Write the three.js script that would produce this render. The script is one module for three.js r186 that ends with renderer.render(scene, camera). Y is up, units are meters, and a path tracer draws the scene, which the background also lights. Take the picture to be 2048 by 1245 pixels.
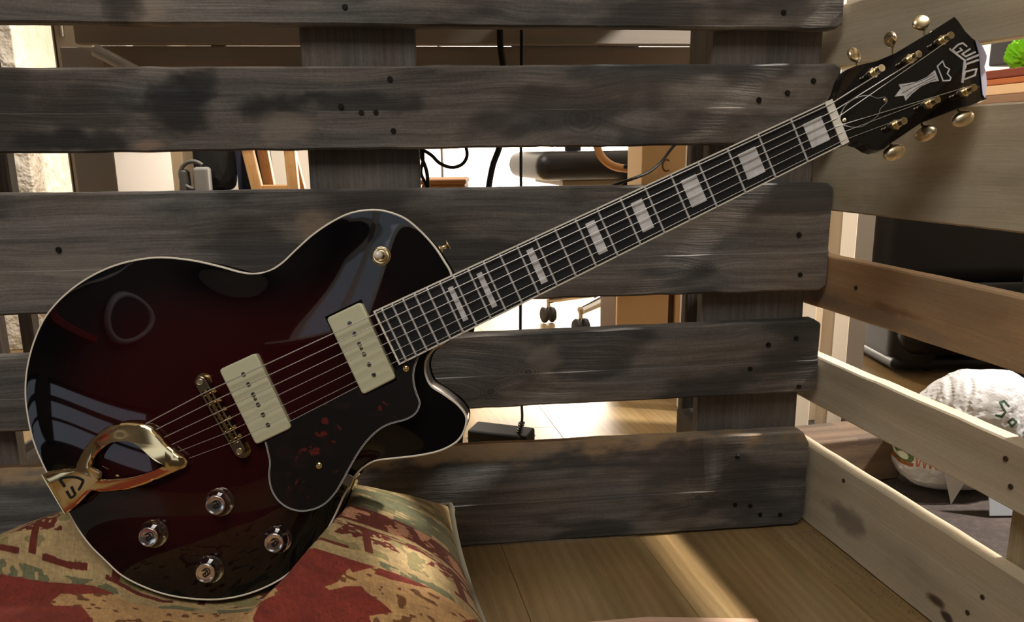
import * as THREE from 'three';
import { RoundedBoxGeometry } from 'three/addons/geometries/RoundedBoxGeometry.js';
import { RectAreaLightUniformsLib } from 'three/addons/lights/RectAreaLightUniformsLib.js';
import { mergeGeometries as mergeRaw, toCreasedNormals } from 'three/addons/utils/BufferGeometryUtils.js';

// ------------------------------------------------------------------ camera, renderer, lights
const scene = new THREE.Scene();
const FP = 1500, IW = 2048, IH = 1245, EYE = 0.535;
const rad = THREE.MathUtils.degToRad;
const camera = new THREE.PerspectiveCamera(2 * THREE.MathUtils.radToDeg(Math.atan(IH / 2 / FP)), IW / IH, 0.02, 30);
camera.rotation.order = 'YXZ';
camera.rotation.set(rad(-12.1), rad(-12.1), rad(-0.695));
camera.position.set(0, EYE, 0);
camera.updateMatrixWorld(true);
const renderer = new THREE.WebGLRenderer({ antialias: true });
renderer.toneMapping = THREE.LinearToneMapping;
renderer.toneMappingExposure = 1.0;
renderer.shadowMap.enabled = true;
RectAreaLightUniformsLib.init();
scene.background = new THREE.Color().setRGB(0.74, 0.82, 0.95);   // overcast dusk outside the window

const LIGHT = {
  pendant: { pos: [-0.3, 1.72, -1.95], cone: 46, power: 8, color: 0xfff4e8 },
  backLamp: { px: [1150, 262], depth: 3.15, power: 9, color: 0xfff2e2 },
  sideLamp: { pos: [2.12, 2.1, -0.62], aim: [0.55, 0.42, -0.72], cone: 17, power: 62, color: 0xfff6ec },
  ceiling: { pos: [-0.5, 2.36, 0.7], w: 1.2, h: 1.2, power: 5.7, color: 0xfffaf4 },
};

// ------------------------------------------------------------------ helpers
const V2 = (x, y) => new THREE.Vector2(x, y), V3 = (x, y, z) => new THREE.Vector3(x, y, z);
const CQ = camera.quaternion.clone(), CP = camera.position.clone();
const camPt = (px, py, d) => V3((px - IW / 2) / FP * d, (IH / 2 - py) / FP * d, -d);      // camera axes
const P = (px, py, d) => camPt(px, py, d).applyQuaternion(CQ).add(CP);                    // room axes
const ray = (px, py) => camPt(px, py, 1).applyQuaternion(CQ);
function hit(px, py, point, normal) { const r = ray(px, py); const t = point.clone().sub(CP).dot(normal) / r.dot(normal); return CP.clone().addScaledVector(r, t); }
const floorAt = (px, py, h = 0) => hit(px, py, V3(0, h, 0), V3(0, 1, 0));
function rng(seed) { let a = seed >>> 0; return () => { a |= 0; a = a + 0x6D2B79F5 | 0; let t = Math.imul(a ^ a >>> 15, 1 | a); t = t + Math.imul(t ^ t >>> 7, 61 | t) ^ t; return ((t ^ t >>> 14) >>> 0) / 4294967296; }; }
const clamp = (x, a = 0, b = 1) => Math.min(b, Math.max(a, x));
const sstep = (a, b, x) => { const t = clamp((x - a) / (b - a)); return t * t * (3 - 2 * t); };
const lerp = (a, b, t) => a + (b - a) * t;
function hash(x, y, s) { let h = Math.imul(x, 374761393) + Math.imul(y, 668265263) + Math.imul(s, 1274126177) | 0; h = Math.imul(h ^ h >>> 13, 1274126177); return ((h ^ h >>> 16) >>> 0) / 4294967296; }
function noise(x, y, s = 0) { const xi = Math.floor(x), yi = Math.floor(y), fx = x - xi, fy = y - yi, u = fx * fx * (3 - 2 * fx), v = fy * fy * (3 - 2 * fy); return lerp(lerp(hash(xi, yi, s), hash(xi + 1, yi, s), u), lerp(hash(xi, yi + 1, s), hash(xi + 1, yi + 1, s), u), v); }
function fbm(x, y, s = 0, o = 4) { let a = 0, w = 0.5, t = 0; for (let i = 0; i < o; i++) { a += w * noise(x, y, s + i * 17); t += w; w *= 0.5; x *= 2.03; y *= 2.03; } return a / t; }
const taken = {};
function numbered(n) { const k = taken[n] = (taken[n] ?? -1) + 1; return k ? n + '_' + String(k).padStart(3, '0') : n; }
function thing(name, label, category, pos = V3(0, 0, 0), turn = 0, group) {
  const o = new THREE.Group(); o.name = numbered(name); o.position.copy(pos); o.rotation.y = turn; o.userData = { label, category };
  if (group) o.userData.group = group; scene.add(o); return o;
}
function part(parent, name, geo, mat, label) {
  const m = new THREE.Mesh(geo, mat); m.name = name; m.castShadow = m.receiveShadow = true; if (label) m.userData.label = label; parent.add(m); return m;
}
function single(name, label, category, geo, mat, pos, turn = 0, group) { const m = part(scene, numbered(name), geo, mat); m.userData = { label, category }; if (group) m.userData.group = group; if (pos) m.position.copy(pos); m.rotation.y = turn; return m; }
function structure(name, geo, mat, pos) { const m = part(scene, name, geo, mat); m.userData = { kind: 'structure' }; if (pos) m.position.copy(pos); return m; }
const std = (c, r = 0.6, m = 0, extra = {}) => new THREE.MeshStandardMaterial({ color: c, roughness: r, metalness: m, ...extra });
const phys = (c, r, extra = {}) => new THREE.MeshPhysicalMaterial({ color: c, roughness: r, ...extra });
function dataTex(w, h, fn, srgb = true) {
  const d = new Uint8Array(w * h * 4);
  for (let y = 0; y < h; y++) for (let x = 0; x < w; x++) { const c = fn(x, y), i = (y * w + x) * 4; d[i] = clamp(c[0], 0, 255); d[i + 1] = clamp(c[1], 0, 255); d[i + 2] = clamp(c[2], 0, 255); d[i + 3] = 255; }
  const t = new THREE.DataTexture(d, w, h); t.magFilter = THREE.LinearFilter; t.minFilter = THREE.LinearMipmapLinearFilter; t.generateMipmaps = true;
  t.wrapS = t.wrapT = THREE.RepeatWrapping; if (srgb) t.colorSpace = THREE.SRGBColorSpace; t.needsUpdate = true; return t;
}
const mergeGeometries = gs => mergeRaw(gs.map(g => { const n = g.index ? g.toNonIndexed() : g; if (!n.attributes.uv) n.setAttribute('uv', new THREE.BufferAttribute(new Float32Array(n.attributes.position.count * 2), 2)); return n; }));
const box = (w, h, d, r = 0.002) => new RoundedBoxGeometry(w, h, d, 2, Math.min(r, w / 2.01, h / 2.01, d / 2.01));
const at = (g, x, y, z) => g.translate(x, y, z);
function tube(pts, r, seg = 40, rs = 8) { return new THREE.TubeGeometry(new THREE.CatmullRomCurve3(pts), seg, r, rs, false); }
function rod(a, b, r, rs = 8, r2 = r) { const l = a.distanceTo(b); const g = new THREE.CylinderGeometry(r2, r, l, rs); g.translate(0, l / 2, 0); g.applyQuaternion(new THREE.Quaternion().setFromUnitVectors(V3(0, 1, 0), b.clone().sub(a).normalize())); return g.translate(a.x, a.y, a.z); }
const flat = pts => pts.map(p => V2(p[0], p[1]));
const smooth2 = (pts, n, closed = true) => new THREE.CatmullRomCurve3(pts.map(p => V3(p.x, p.y, 0)), closed, 'centripetal').getSpacedPoints(n).slice(0, closed ? n : n + 1).map(p => V2(p.x, p.y));
function plate(pts, thick, bevel = 0, holes = [], bseg = 2) {
  const s = new THREE.Shape(pts); for (const h of holes) s.holes.push(new THREE.Path(h));
  const g = new THREE.ExtrudeGeometry(s, { depth: Math.max(1e-5, thick - 2 * bevel), bevelEnabled: bevel > 0, bevelThickness: bevel, bevelSize: bevel, bevelOffset: -bevel, bevelSegments: bseg, curveSegments: 12, steps: 1 });
  return g.translate(0, 0, bevel);
}
function ribbon(pts, w, closed = false) {                     // outline of a stroke of width w along a 2-D path
  const n = pts.length, L = [], R = [];
  for (let i = 0; i < n; i++) {
    const a = pts[closed ? (i + n - 1) % n : Math.max(0, i - 1)], b = pts[closed ? (i + 1) % n : Math.min(n - 1, i + 1)], p = pts[i];
    const d1 = p.clone().sub(a).normalize(), d2 = b.clone().sub(p).normalize(); const d = d1.clone().add(d2); if (d.length() < 1e-6) d.copy(d1.length() ? d1 : d2); d.normalize();
    const ref = d1.length() ? d1 : d2; const k = 1 / Math.max(0.6, Math.abs(d.dot(ref))); const nx = -d.y * w / 2 * k, ny = d.x * w / 2 * k;
    L.push(V2(p.x + nx, p.y + ny)); R.push(V2(p.x - nx, p.y - ny));
  }
  return { L, R, open: [...L, ...R.slice().reverse()] };
}
function sweepRing(path, profile, closed = true) {             // path: 2-D points; profile: [inward offset, z]
  const n = path.length, pos = [], idx = [], m = profile.length;
  for (let i = 0; i < n; i++) {
    const a = path[closed ? (i + n - 1) % n : Math.max(0, i - 1)], b = path[closed ? (i + 1) % n : Math.min(n - 1, i + 1)]; const d = b.clone().sub(a).normalize();
    for (const [o, z] of profile) pos.push(path[i].x - d.y * o, path[i].y + d.x * o, z);
  }
  const N = closed ? n : n - 1;
  for (let i = 0; i < N; i++) for (let j = 0; j < m - 1; j++) { const a = i * m + j, b = ((i + 1) % n) * m + j; idx.push(a, b, a + 1, b, b + 1, a + 1); }
  const g = new THREE.BufferGeometry(); g.setAttribute('position', new THREE.Float32BufferAttribute(pos, 3)); g.setIndex(idx); g.computeVertexNormals(); return g;
}
function planarUV(g, f) { const p = g.attributes.position, uv = new Float32Array(p.count * 2); for (let i = 0; i < p.count; i++) { const q = f(p.getX(i), p.getY(i), p.getZ(i)); uv[2 * i] = q[0]; uv[2 * i + 1] = q[1]; } g.setAttribute('uv', new THREE.BufferAttribute(uv, 2)); return g; }

// ------------------------------------------------------------------ procedural wood
function woodMaterial(o) {                                     // o: len, wid metres covered by the texture
  const w = o.tw ?? 1024, h = o.th ?? 128, s = o.seed, knots = o.knots ?? [], spots = o.spots ?? [], grey = new Uint8Array(w * h);
  const A = o.dark, B = o.light, C = o.stainCol ?? o.dark;
  const map = dataTex(w, h, (x, y) => {
    const u = x / w * o.len, v = y / h * o.wid;
    let vv = v + (fbm(u * 2.2, v * 7, s) - 0.5) * (o.warp ?? 0.03), kd = 0, core = 0;
    for (const [ku, kv, kr] of knots) {
      const du = (u - ku) / (kr * 2.6), dv = (v - kv) / kr, e = Math.exp(-(du * du)); vv += Math.sign(dv) * kr * e * Math.exp(-Math.abs(dv) * 0.5) * 0.9;
      const q = Math.hypot((u - ku) / kr, (v - kv) / (kr * 0.75)); kd = Math.max(kd, sstep(1.9, 0.7, q) * (0.55 + 0.45 * Math.sin(q * 16 + 3 * noise(u * 60, v * 60, s)))); core = Math.max(core, sstep(0.55, 0.25, q));
    }
    const ring = 0.5 + 0.5 * Math.sin(vv * 6.283 * (o.rings ?? 75) + 5 * fbm(u * 1.6, vv * 16, s + 5));
    const fib = fbm(u * 22, vv * 700, s + 9, 3), fine = noise(u * 420, v * 900, s + 11), broad = fbm(u * 4.5, vv * 26, s + 21, 3);
    let t = 0.35 + 0.30 * (ring - 0.5) * (o.ringAmt ?? 1) + 0.42 * (fib - 0.5) + 0.8 * (broad - 0.5) + 0.16 * (fine - 0.5) + 0.05;
    let c = [0, 1, 2].map(i => lerp(A[i], B[i], clamp(t)));
    const st = (o.stain ?? 0) * sstep(o.stainLo ?? 0.52, o.stainHi ?? 0.68, fbm(u * 7 + 3, v * 16, s + 33, 4));
    c = c.map((q, i) => lerp(q, C[i], clamp(st)));
    for (const [su, sv, ru, rv, amt, col] of spots) { const q = Math.hypot((u - su) / ru, (v - sv) / rv) + (fbm(u * 40, v * 60, s + 51, 3) - 0.5) * 1.3; const k = amt * sstep(1.35, 0.45, q); c = c.map((g, i) => lerp(g, col[i], k)); }
    const hue = (noise(u * 9, v * 30, s + 71) - 0.5) * (o.hue ?? 8); c[0] += hue; c[2] -= hue * 0.7;
    c = c.map((g, i) => lerp(g, A[i] * 0.8, clamp(kd * 0.55 + core * 0.45)));
    grey[y * w + x] = clamp((t * 0.75 + fib * 0.25 - core * 0.2) * 220 + 15, 0, 255); return c;
  });
  const bump = dataTex(w, h, (x, y) => { const g = grey[y * w + x]; return [g, g, g]; }, false);
  const m = std(0xffffff, o.rough ?? 0.8, 0, { map, bumpMap: bump, bumpScale: o.bump ?? 0.0007 }); m.userData = { len: o.len, wid: o.wid }; return m;
}
// a sawn board: x along it, y up, front face at z = 0; edges chamfered and a little uneven
function boardGeo({ x0, x1, yb, yt, thk, ch = 0.0025, seg = 40, wane, seed = 1, uneven = 0.0012, uv = [1, 0.15], off = [0, 0], endR = 0, ridge = 0 }) {
  const pos = [], uvs = [], idx = [], m = ridge ? 13 : 12; const fb = typeof yb === 'function' ? yb : () => yb, ft = typeof yt === 'function' ? yt : () => yt;
  for (let i = 0; i <= seg; i++) {
    const x = lerp(x0, x1, i / seg), e = endR ? endR - Math.sqrt(Math.max(0, endR * endR - Math.pow(Math.max(0, endR - (x1 - x)), 2))) : 0;
    const wy = wane ? wane(x)[0] : 0, wz = wane ? wane(x)[1] : 0;
    const b = fb(x) + e + (fbm(x * 26, 1.3, seed, 3) - 0.5) * 2 * uneven, t = ft(x) - e + (fbm(x * 26, 7.7, seed + 3, 3) - 0.5) * 2 * uneven, wob = (noise(x * 30, 3, seed + 9) - 0.5) * 0.0012;
    const sec = [[b, -thk + ch], [b, -ch * 1], [b + ch, 0], ...(ridge ? [[lerp(b, t, ridge), 0.0006 + wob * 0.5], [lerp(b, t, ridge) + 0.0008, -0.0012 + wob * 0.5]] : [[(b + t) / 2, wob]]), [t - ch - wy, 0], [t - wy * 0.55, -ch - wz * 0.35], [t - wy * 0.12, -ch - wz * 0.95], [t, -thk + ch * 1], [t - ch, -thk], [(b + t) / 2, -thk], [b + ch, -thk], [b, -thk + ch]];
    for (const [y, z] of sec) { pos.push(x, y, z); uvs.push((x - x0) / uv[0] + off[0], (y - fb(x0) - z * 0.9) / uv[1] + off[1]); }
  }
  for (let i = 0; i < seg; i++) for (let j = 0; j < m - 1; j++) { const a = i * m + j, b = a + m; idx.push(a, b, a + 1, b, b + 1, a + 1); }
  for (const [i, flip] of [[0, 0], [seg, 1]]) { const c = pos.length / 3; let sx = 0, sy = 0, sz = 0; for (let j = 0; j < m - 1; j++) { const k = (i * m + j) * 3; sx += pos[k]; sy += pos[k + 1]; sz += pos[k + 2]; } pos.push(sx / (m - 1), sy / (m - 1), sz / (m - 1)); uvs.push(uvs[i * m * 2], uvs[i * m * 2 + 1]); for (let j = 0; j < m - 1; j++) flip ? idx.push(i * m + j, c, i * m + j + 1) : idx.push(i * m + j, i * m + j + 1, c); }
  const g = new THREE.BufferGeometry(); g.setAttribute('position', new THREE.Float32BufferAttribute(pos, 3)); g.setAttribute('uv', new THREE.Float32BufferAttribute(uvs, 2)); g.setIndex(idx);
  return toCreasedNormals(g, 0.7);
}

// ------------------------------------------------------------------ room shell
const K = EYE / 0.488;                                          // metres per surveyed unit
const RX0 = -1.75, RX1 = 2.35, RZ0 = -3.45, RZ1 = 1.95, RH = 2.45, WT = 0.12;
const plaster = (a, b, seed, bump) => { const g = []; const map = dataTex(256, 256, (x, y) => { const n = fbm(x / 18, y / 18, seed, 5), f = noise(x / 2.2, y / 2.2, seed + 3); const t = clamp(n * 1.1 - 0.05 + (f - 0.5) * 0.12); g[y * 256 + x] = t * 255; return [0, 1, 2].map(i => lerp(a[i], b[i], t)); }); const bm = dataTex(256, 256, (x, y) => { const v = g[y * 256 + x]; return [v, v, v]; }, false); return std(0xffffff, 0.92, 0, { map, bumpMap: bm, bumpScale: bump }); };
const wallPaint = plaster([196, 184, 166], [208, 197, 180], 4, 0.0006);
const whitePaint = plaster([226, 222, 214], [234, 231, 224], 8, 0.0005);
const umberPaint = plaster([64, 56, 50], [72, 63, 57], 12, 0.0006);
const roughPlaster = plaster([214, 204, 184], [240, 234, 220], 15, 0.012);
structure('wall_back', box(RX1 - RX0 + 2 * WT, RH, WT, 0.001), whitePaint, V3((RX0 + RX1) / 2, RH / 2, RZ0 - WT / 2));
{
  // low glazed panel in the left wall, behind the photographer: the lacquer and the tailpiece mirror it
  const [a, b, c, d] = [-0.02, 1.28, 0.1, 0.5], s = new THREE.Shape([V2(RZ0, 0), V2(RZ1, 0), V2(RZ1, RH), V2(RZ0, RH)]); s.holes.push(new THREE.Path([V2(a, c), V2(a, d), V2(b, d), V2(b, c)]));
  structure('wall_left', new THREE.ExtrudeGeometry(s, { depth: WT, bevelEnabled: false }).rotateY(-Math.PI / 2), umberPaint, V3(RX0, 0, 0));
  const w = new THREE.Group(); w.name = 'window_2'; w.userData = { kind: 'structure' }; w.position.set(RX0 - WT / 2, (c + d) / 2, (a + b) / 2); scene.add(w);
  const L = b - a, H = d - c, fm = std(0x4a4642, 0.6); for (const [z, y, l, h] of [[0, H / 2 - 0.012, L, 0.024], [0, -H / 2 + 0.012, L, 0.024], [-L / 2 + 0.015, 0, 0.03, H], [L / 2 - 0.015, 0, 0.03, H], [0, 0.085, L, 0.035], [0, -0.04, L, 0.02]]) part(w, 'window_frame', at(box(0.05, h, l, 0.003), 0, y, z), fm);
  part(w, 'window_pane', new THREE.BoxGeometry(0.004, H - 0.04, L - 0.05), phys(0xffffff, 0.02, { transmission: 1, thickness: 0 }));
}
structure('wall_right', box(WT, RH, RZ1 - RZ0, 0.001), whitePaint, V3(RX1 + WT / 2, RH / 2, (RZ0 + RZ1) / 2));
structure('ceiling', box(RX1 - RX0 + 2 * WT, WT, RZ1 - RZ0 + 2 * WT, 0.001), whitePaint, V3((RX0 + RX1) / 2, RH + WT / 2, (RZ0 + RZ1) / 2));
{
  const [wx0, wx1, wy0, wy1] = [-1.5, -0.72, 1.12, 2.12], s = new THREE.Shape([V2(RX0 - WT, 0), V2(RX1 + WT, 0), V2(RX1 + WT, RH), V2(RX0 - WT, RH)]); s.holes.push(new THREE.Path([V2(wx0, wy0), V2(wx0, wy1), V2(wx1, wy1), V2(wx1, wy0)]));
  structure('wall_front', new THREE.ExtrudeGeometry(s, { depth: WT, bevelEnabled: false }), umberPaint, V3(0, 0, RZ1));
  const w = new THREE.Group(); w.name = 'window_1'; w.userData = { kind: 'structure' }; w.position.set((wx0 + wx1) / 2, (wy0 + wy1) / 2, RZ1 + WT / 2); scene.add(w);
  const W = wx1 - wx0, H = wy1 - wy0, fm = std(0xe8e6e0, 0.5); for (const [x, y, a, b] of [[0, H / 2 - 0.03, W, 0.06], [0, -H / 2 + 0.03, W, 0.06], [-W / 2 + 0.03, 0, 0.06, H], [W / 2 - 0.03, 0, 0.06, H], [0, 0, 0.09, H]]) part(w, 'window_frame', at(box(a, b, 0.06, 0.004), x, y, 0), fm);
  for (const x of [-W / 4, W / 4]) part(w, 'window_pane', at(new THREE.BoxGeometry(W / 2 - 0.08, H - 0.1, 0.004), x, 0, 0), phys(0xffffff, 0.02, { transmission: 1, thickness: 0 }));
  part(w, 'window_sill', at(box(W + 0.1, 0.03, 0.16, 0.005), 0, -H / 2 - 0.016, -WT / 2 - 0.08), fm);
}

// laminate floor: a base slab and single planks running along the room
const floor = structure('floor', box(RX1 - RX0 + 2 * WT, 0.1, RZ1 - RZ0 + 2 * WT, 0.001), std(0x4a3420, 0.9), V3((RX0 + RX1) / 2, -0.058, (RZ0 + RZ1) / 2));
{
  const mats = [1, 2, 3, 4].map(s => woodMaterial({ len: 1.3, wid: 0.2, tw: 1024, th: 320, seed: 100 + s, dark: [116, 94, 60], light: [160, 135, 94], rings: 70, warp: 0.035, ringAmt: 0.75, bump: 0.00012, rough: 0.36, hue: 5 }));
  const r = rng(5), PW = 0.193, gcache = {};
  for (let i = 0, x = RX0 + PW / 2; x < RX1; x += PW, i++) {
    let z = RZ0 - r() * 1.4;
    while (z < RZ1) {
      const a = Math.max(z, RZ0), b = Math.min(z + 1.7, RZ1); z += 1.7; if (b - a < 0.03) continue;
      const key = (b - a).toFixed(3); const g = gcache[key] ??= planarUV(box(PW - 0.0005, 0.008, b - a - 0.0006, 0.0005), (px, py, pz) => [pz / 1.3 + 0.5, px / 0.2 + 0.5]);
      const m = part(floor, 'plank', g, mats[Math.floor(r() * 4)]); m.position.set(x - floor.position.x, 0.054, (a + b) / 2 - floor.position.z);
    }
  }
}

// ------------------------------------------------------------------ weathered pallet standing behind the guitar
const DK = [72, 68, 64], LT = [160, 153, 145], DEEP = [34, 32, 30], PALE = [146, 135, 122], BROWN = [104, 84, 62];
const Pc = floorAt(1609, 1053), AB = rad(6.24);
const xb = V3(Math.cos(AB), 0, Math.sin(AB)), nb = V3(-Math.sin(AB), 0, Math.cos(AB));
const bl = (px, py) => { const h = hit(px, py, Pc, nb).sub(Pc); return [h.dot(xb), h.y]; };
const pallet = thing('weathered_pallet', 'dark weathered wooden pallet standing on edge behind the guitar, horizontal boards with gaps', 'pallet', Pc, -AB);
const TH = 0.023;
{
  const X0 = -1.16;
  const line = (a, b) => { const p = bl(...a), q = bl(...b); return x => p[1] + (q[1] - p[1]) * (x - p[0]) / (q[0] - p[0]); };
  const specs = [
    { yb: () => 1.187, yt: () => 1.36, x1: -0.003, seed: 19 }, { yb: () => 1.0015, yt: () => 1.1855, x1: -0.001, seed: 15 }, { yb: () => 0.8735, yt: () => 1.0, x1: -0.002, seed: 13 }, { yb: () => 0.7495, yt: () => 0.872, x1: 0, seed: 17 },
    { yb: line([0, 45], [1446, 57]), yt: () => 0.748, x1: -0.001, seed: 11, knots: [[0.36, 0.06, 0.012]], spots: [[0.33, 0.02, 0.03, 0.022, 0.8, PALE], [0.30, 0.03, 0.02, 0.03, 0.6, DEEP]] },
    { yb: line([0, 308], [1480, 290]), yt: line([0, 135], [1400, 128]), x1: 0.002, seed: 23, knots: [[0.83, 0.035, 0.02], [0.78, 0.028, 0.012]],
      spots: [[0.35, 0.045, 0.035, 0.035, 0.8, DEEP], [0.375, 0.075, 0.02, 0.02, 0.75, DEEP], [0.24, 0.012, 0.07, 0.012, 0.8, DEEP], [0.46, 0.05, 0.045, 0.016, 0.8, DEEP], [0.47, 0.03, 0.028, 0.02, 0.6, PALE], [0.25, 0.05, 0.05, 0.03, 0.45, DEEP], [0.31, 0.008, 0.02, 0.007, 0.8, [150, 128, 110]], [0.56, 0.055, 0.07, 0.012, 0.6, DEEP]] },
    { yb: line([0, 632], [1617, 582]), yt: line([0, 388], [1200, 372]), x1: 0.004, seed: 37, knots: [[0.995, 0.03, 0.012], [0.5, 0.055, 0.01]],
      spots: [[0.50, 0.095, 0.025, 0.02, 0.75, [140, 124, 106]], [0.22, 0.06, 0.05, 0.02, 0.4, PALE], [0.97, 0.08, 0.05, 0.02, 0.4, PALE], [0.56, 0.10, 0.02, 0.02, 0.6, DEEP]] },
    { yb: line([0, 866], [1617, 785]), yt: line([0, 715], [1634, 640]), x1: 0.001, seed: 51, knots: [[0.76, 0.05, 0.012], [0.71, 0.025, 0.012]], spots: [[0.78, 0.06, 0.025, 0.035, 0.5, PALE]] },
    { yb: () => 0.0025, yt: line([0, 945], [1617, 863]), x1: -0.003, seed: 67, knots: [[1.0, 0.05, 0.014]], spots: [[0.5, 0.152, 0.62, 0.03, 0.95, [156, 130, 98]], [0.98, 0.06, 0.06, 0.02, 0.35, PALE]],
      wane: x => { const k = sstep(-0.14, -0.36, x); return [0.036 * k, 0.021 * k]; } },
  ];
  specs.forEach((s, i) => {
    const mat = woodMaterial({ len: 1.17, wid: 0.2, tw: i < 4 ? 512 : 2048, th: i < 4 ? 96 : 320, seed: s.seed, dark: DK, light: LT, knots: s.knots, spots: s.spots, rings: 58, warp: 0.05, ringAmt: 0.5, stain: 0.5, stainCol: DEEP, stainLo: 0.5, stainHi: 0.66, hue: 9, bump: 0.0007, rough: 0.82 });
    const b = part(pallet, 'deck_board', boardGeo({ x0: X0, x1: s.x1, yb: s.yb, yt: s.yt, thk: TH, seed: s.seed, seg: 150, wane: s.wane, uv: [1.17, 0.2], endR: i === 8 ? 0.016 : 0.005, uneven: 0.0014, ridge: [0, 0, 0, 0, 0, 0.46, 0.36, 0.44, 0.42][i] }), mat);
    if (i > 3) b.userData.label = ['topmost dark board in view', 'dark stained board second from top', 'widest dark board behind the guitar body', 'dark board below the guitar neck', 'bottom dark board with a waney brown edge'][i - 4];
  });
  const postMat = woodMaterial({ len: 0.8, wid: 0.15, tw: 1024, th: 192, seed: 81, dark: [76, 71, 66], light: [138, 130, 121], rings: 90, warp: 0.006, ringAmt: 0.35, bump: 0.0007, rough: 0.85, hue: 6 });
  const H = 1.36;
  for (const [a, b] of [[-1.10, -0.966 * K], [-0.610 * K, -0.485 * K], [-0.1435 * K, -0.011 * K]]) {
    const g = boardGeo({ x0: 0.003, x1: H, yb: 0, yt: b - a, thk: 0.022, seed: 90 + a * 10 | 0, seg: 24, uv: [0.8, 0.15], off: [a, a * 3] });
    g.rotateZ(Math.PI / 2).translate(b, 0, -TH - 0.0005); part(pallet, 'stringer_board', g, postMat);
    for (const y of [0.003, H / 2 - 0.07, H - 0.145]) part(pallet, 'spacer_block', planarUV(at(box(b - a - 0.006, 0.14, 0.078, 0.003), (a + b) / 2, y + 0.07, -TH - 0.0225 - 0.039), (x, y, z) => [y / 0.8, (x + z) / 0.15]), postMat);
    const g2 = boardGeo({ x0: 0.003, x1: H, yb: 0.012, yt: b - a - 0.012, thk: 0.022, seed: 70, seg: 12, uv: [0.8, 0.15], off: [a, a] }); g2.rotateZ(Math.PI / 2).translate(b, 0, -TH - 0.0225 - 0.0785); part(pallet, 'outer_board', g2, postMat);
  }
  const nailMat = std(0x15120f, 0.6, 0.4), nailGeo = new THREE.CylinderGeometry(0.0031, 0.0036, 0.0016, 10).rotateX(Math.PI / 2);
  for (const [px, py] of [[690, 14], [780, 158], [682, 213], [723, 226], [752, 225], [787, 262], [1567, 25], [1627, 162], [1575, 186], [1518, 200], [1598, 470], [1600, 550], [1593, 677], [1598, 773], [1537, 690], [1500, 738], [1475, 915], [1470, 1010], [1500, 1012], [1520, 1030], [1560, 1030], [117, 500]]) { const q = bl(px, py); const n = part(pallet, 'nail', nailGeo, nailMat); n.position.set(q[0], q[1], 0.0006); }
}

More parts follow.
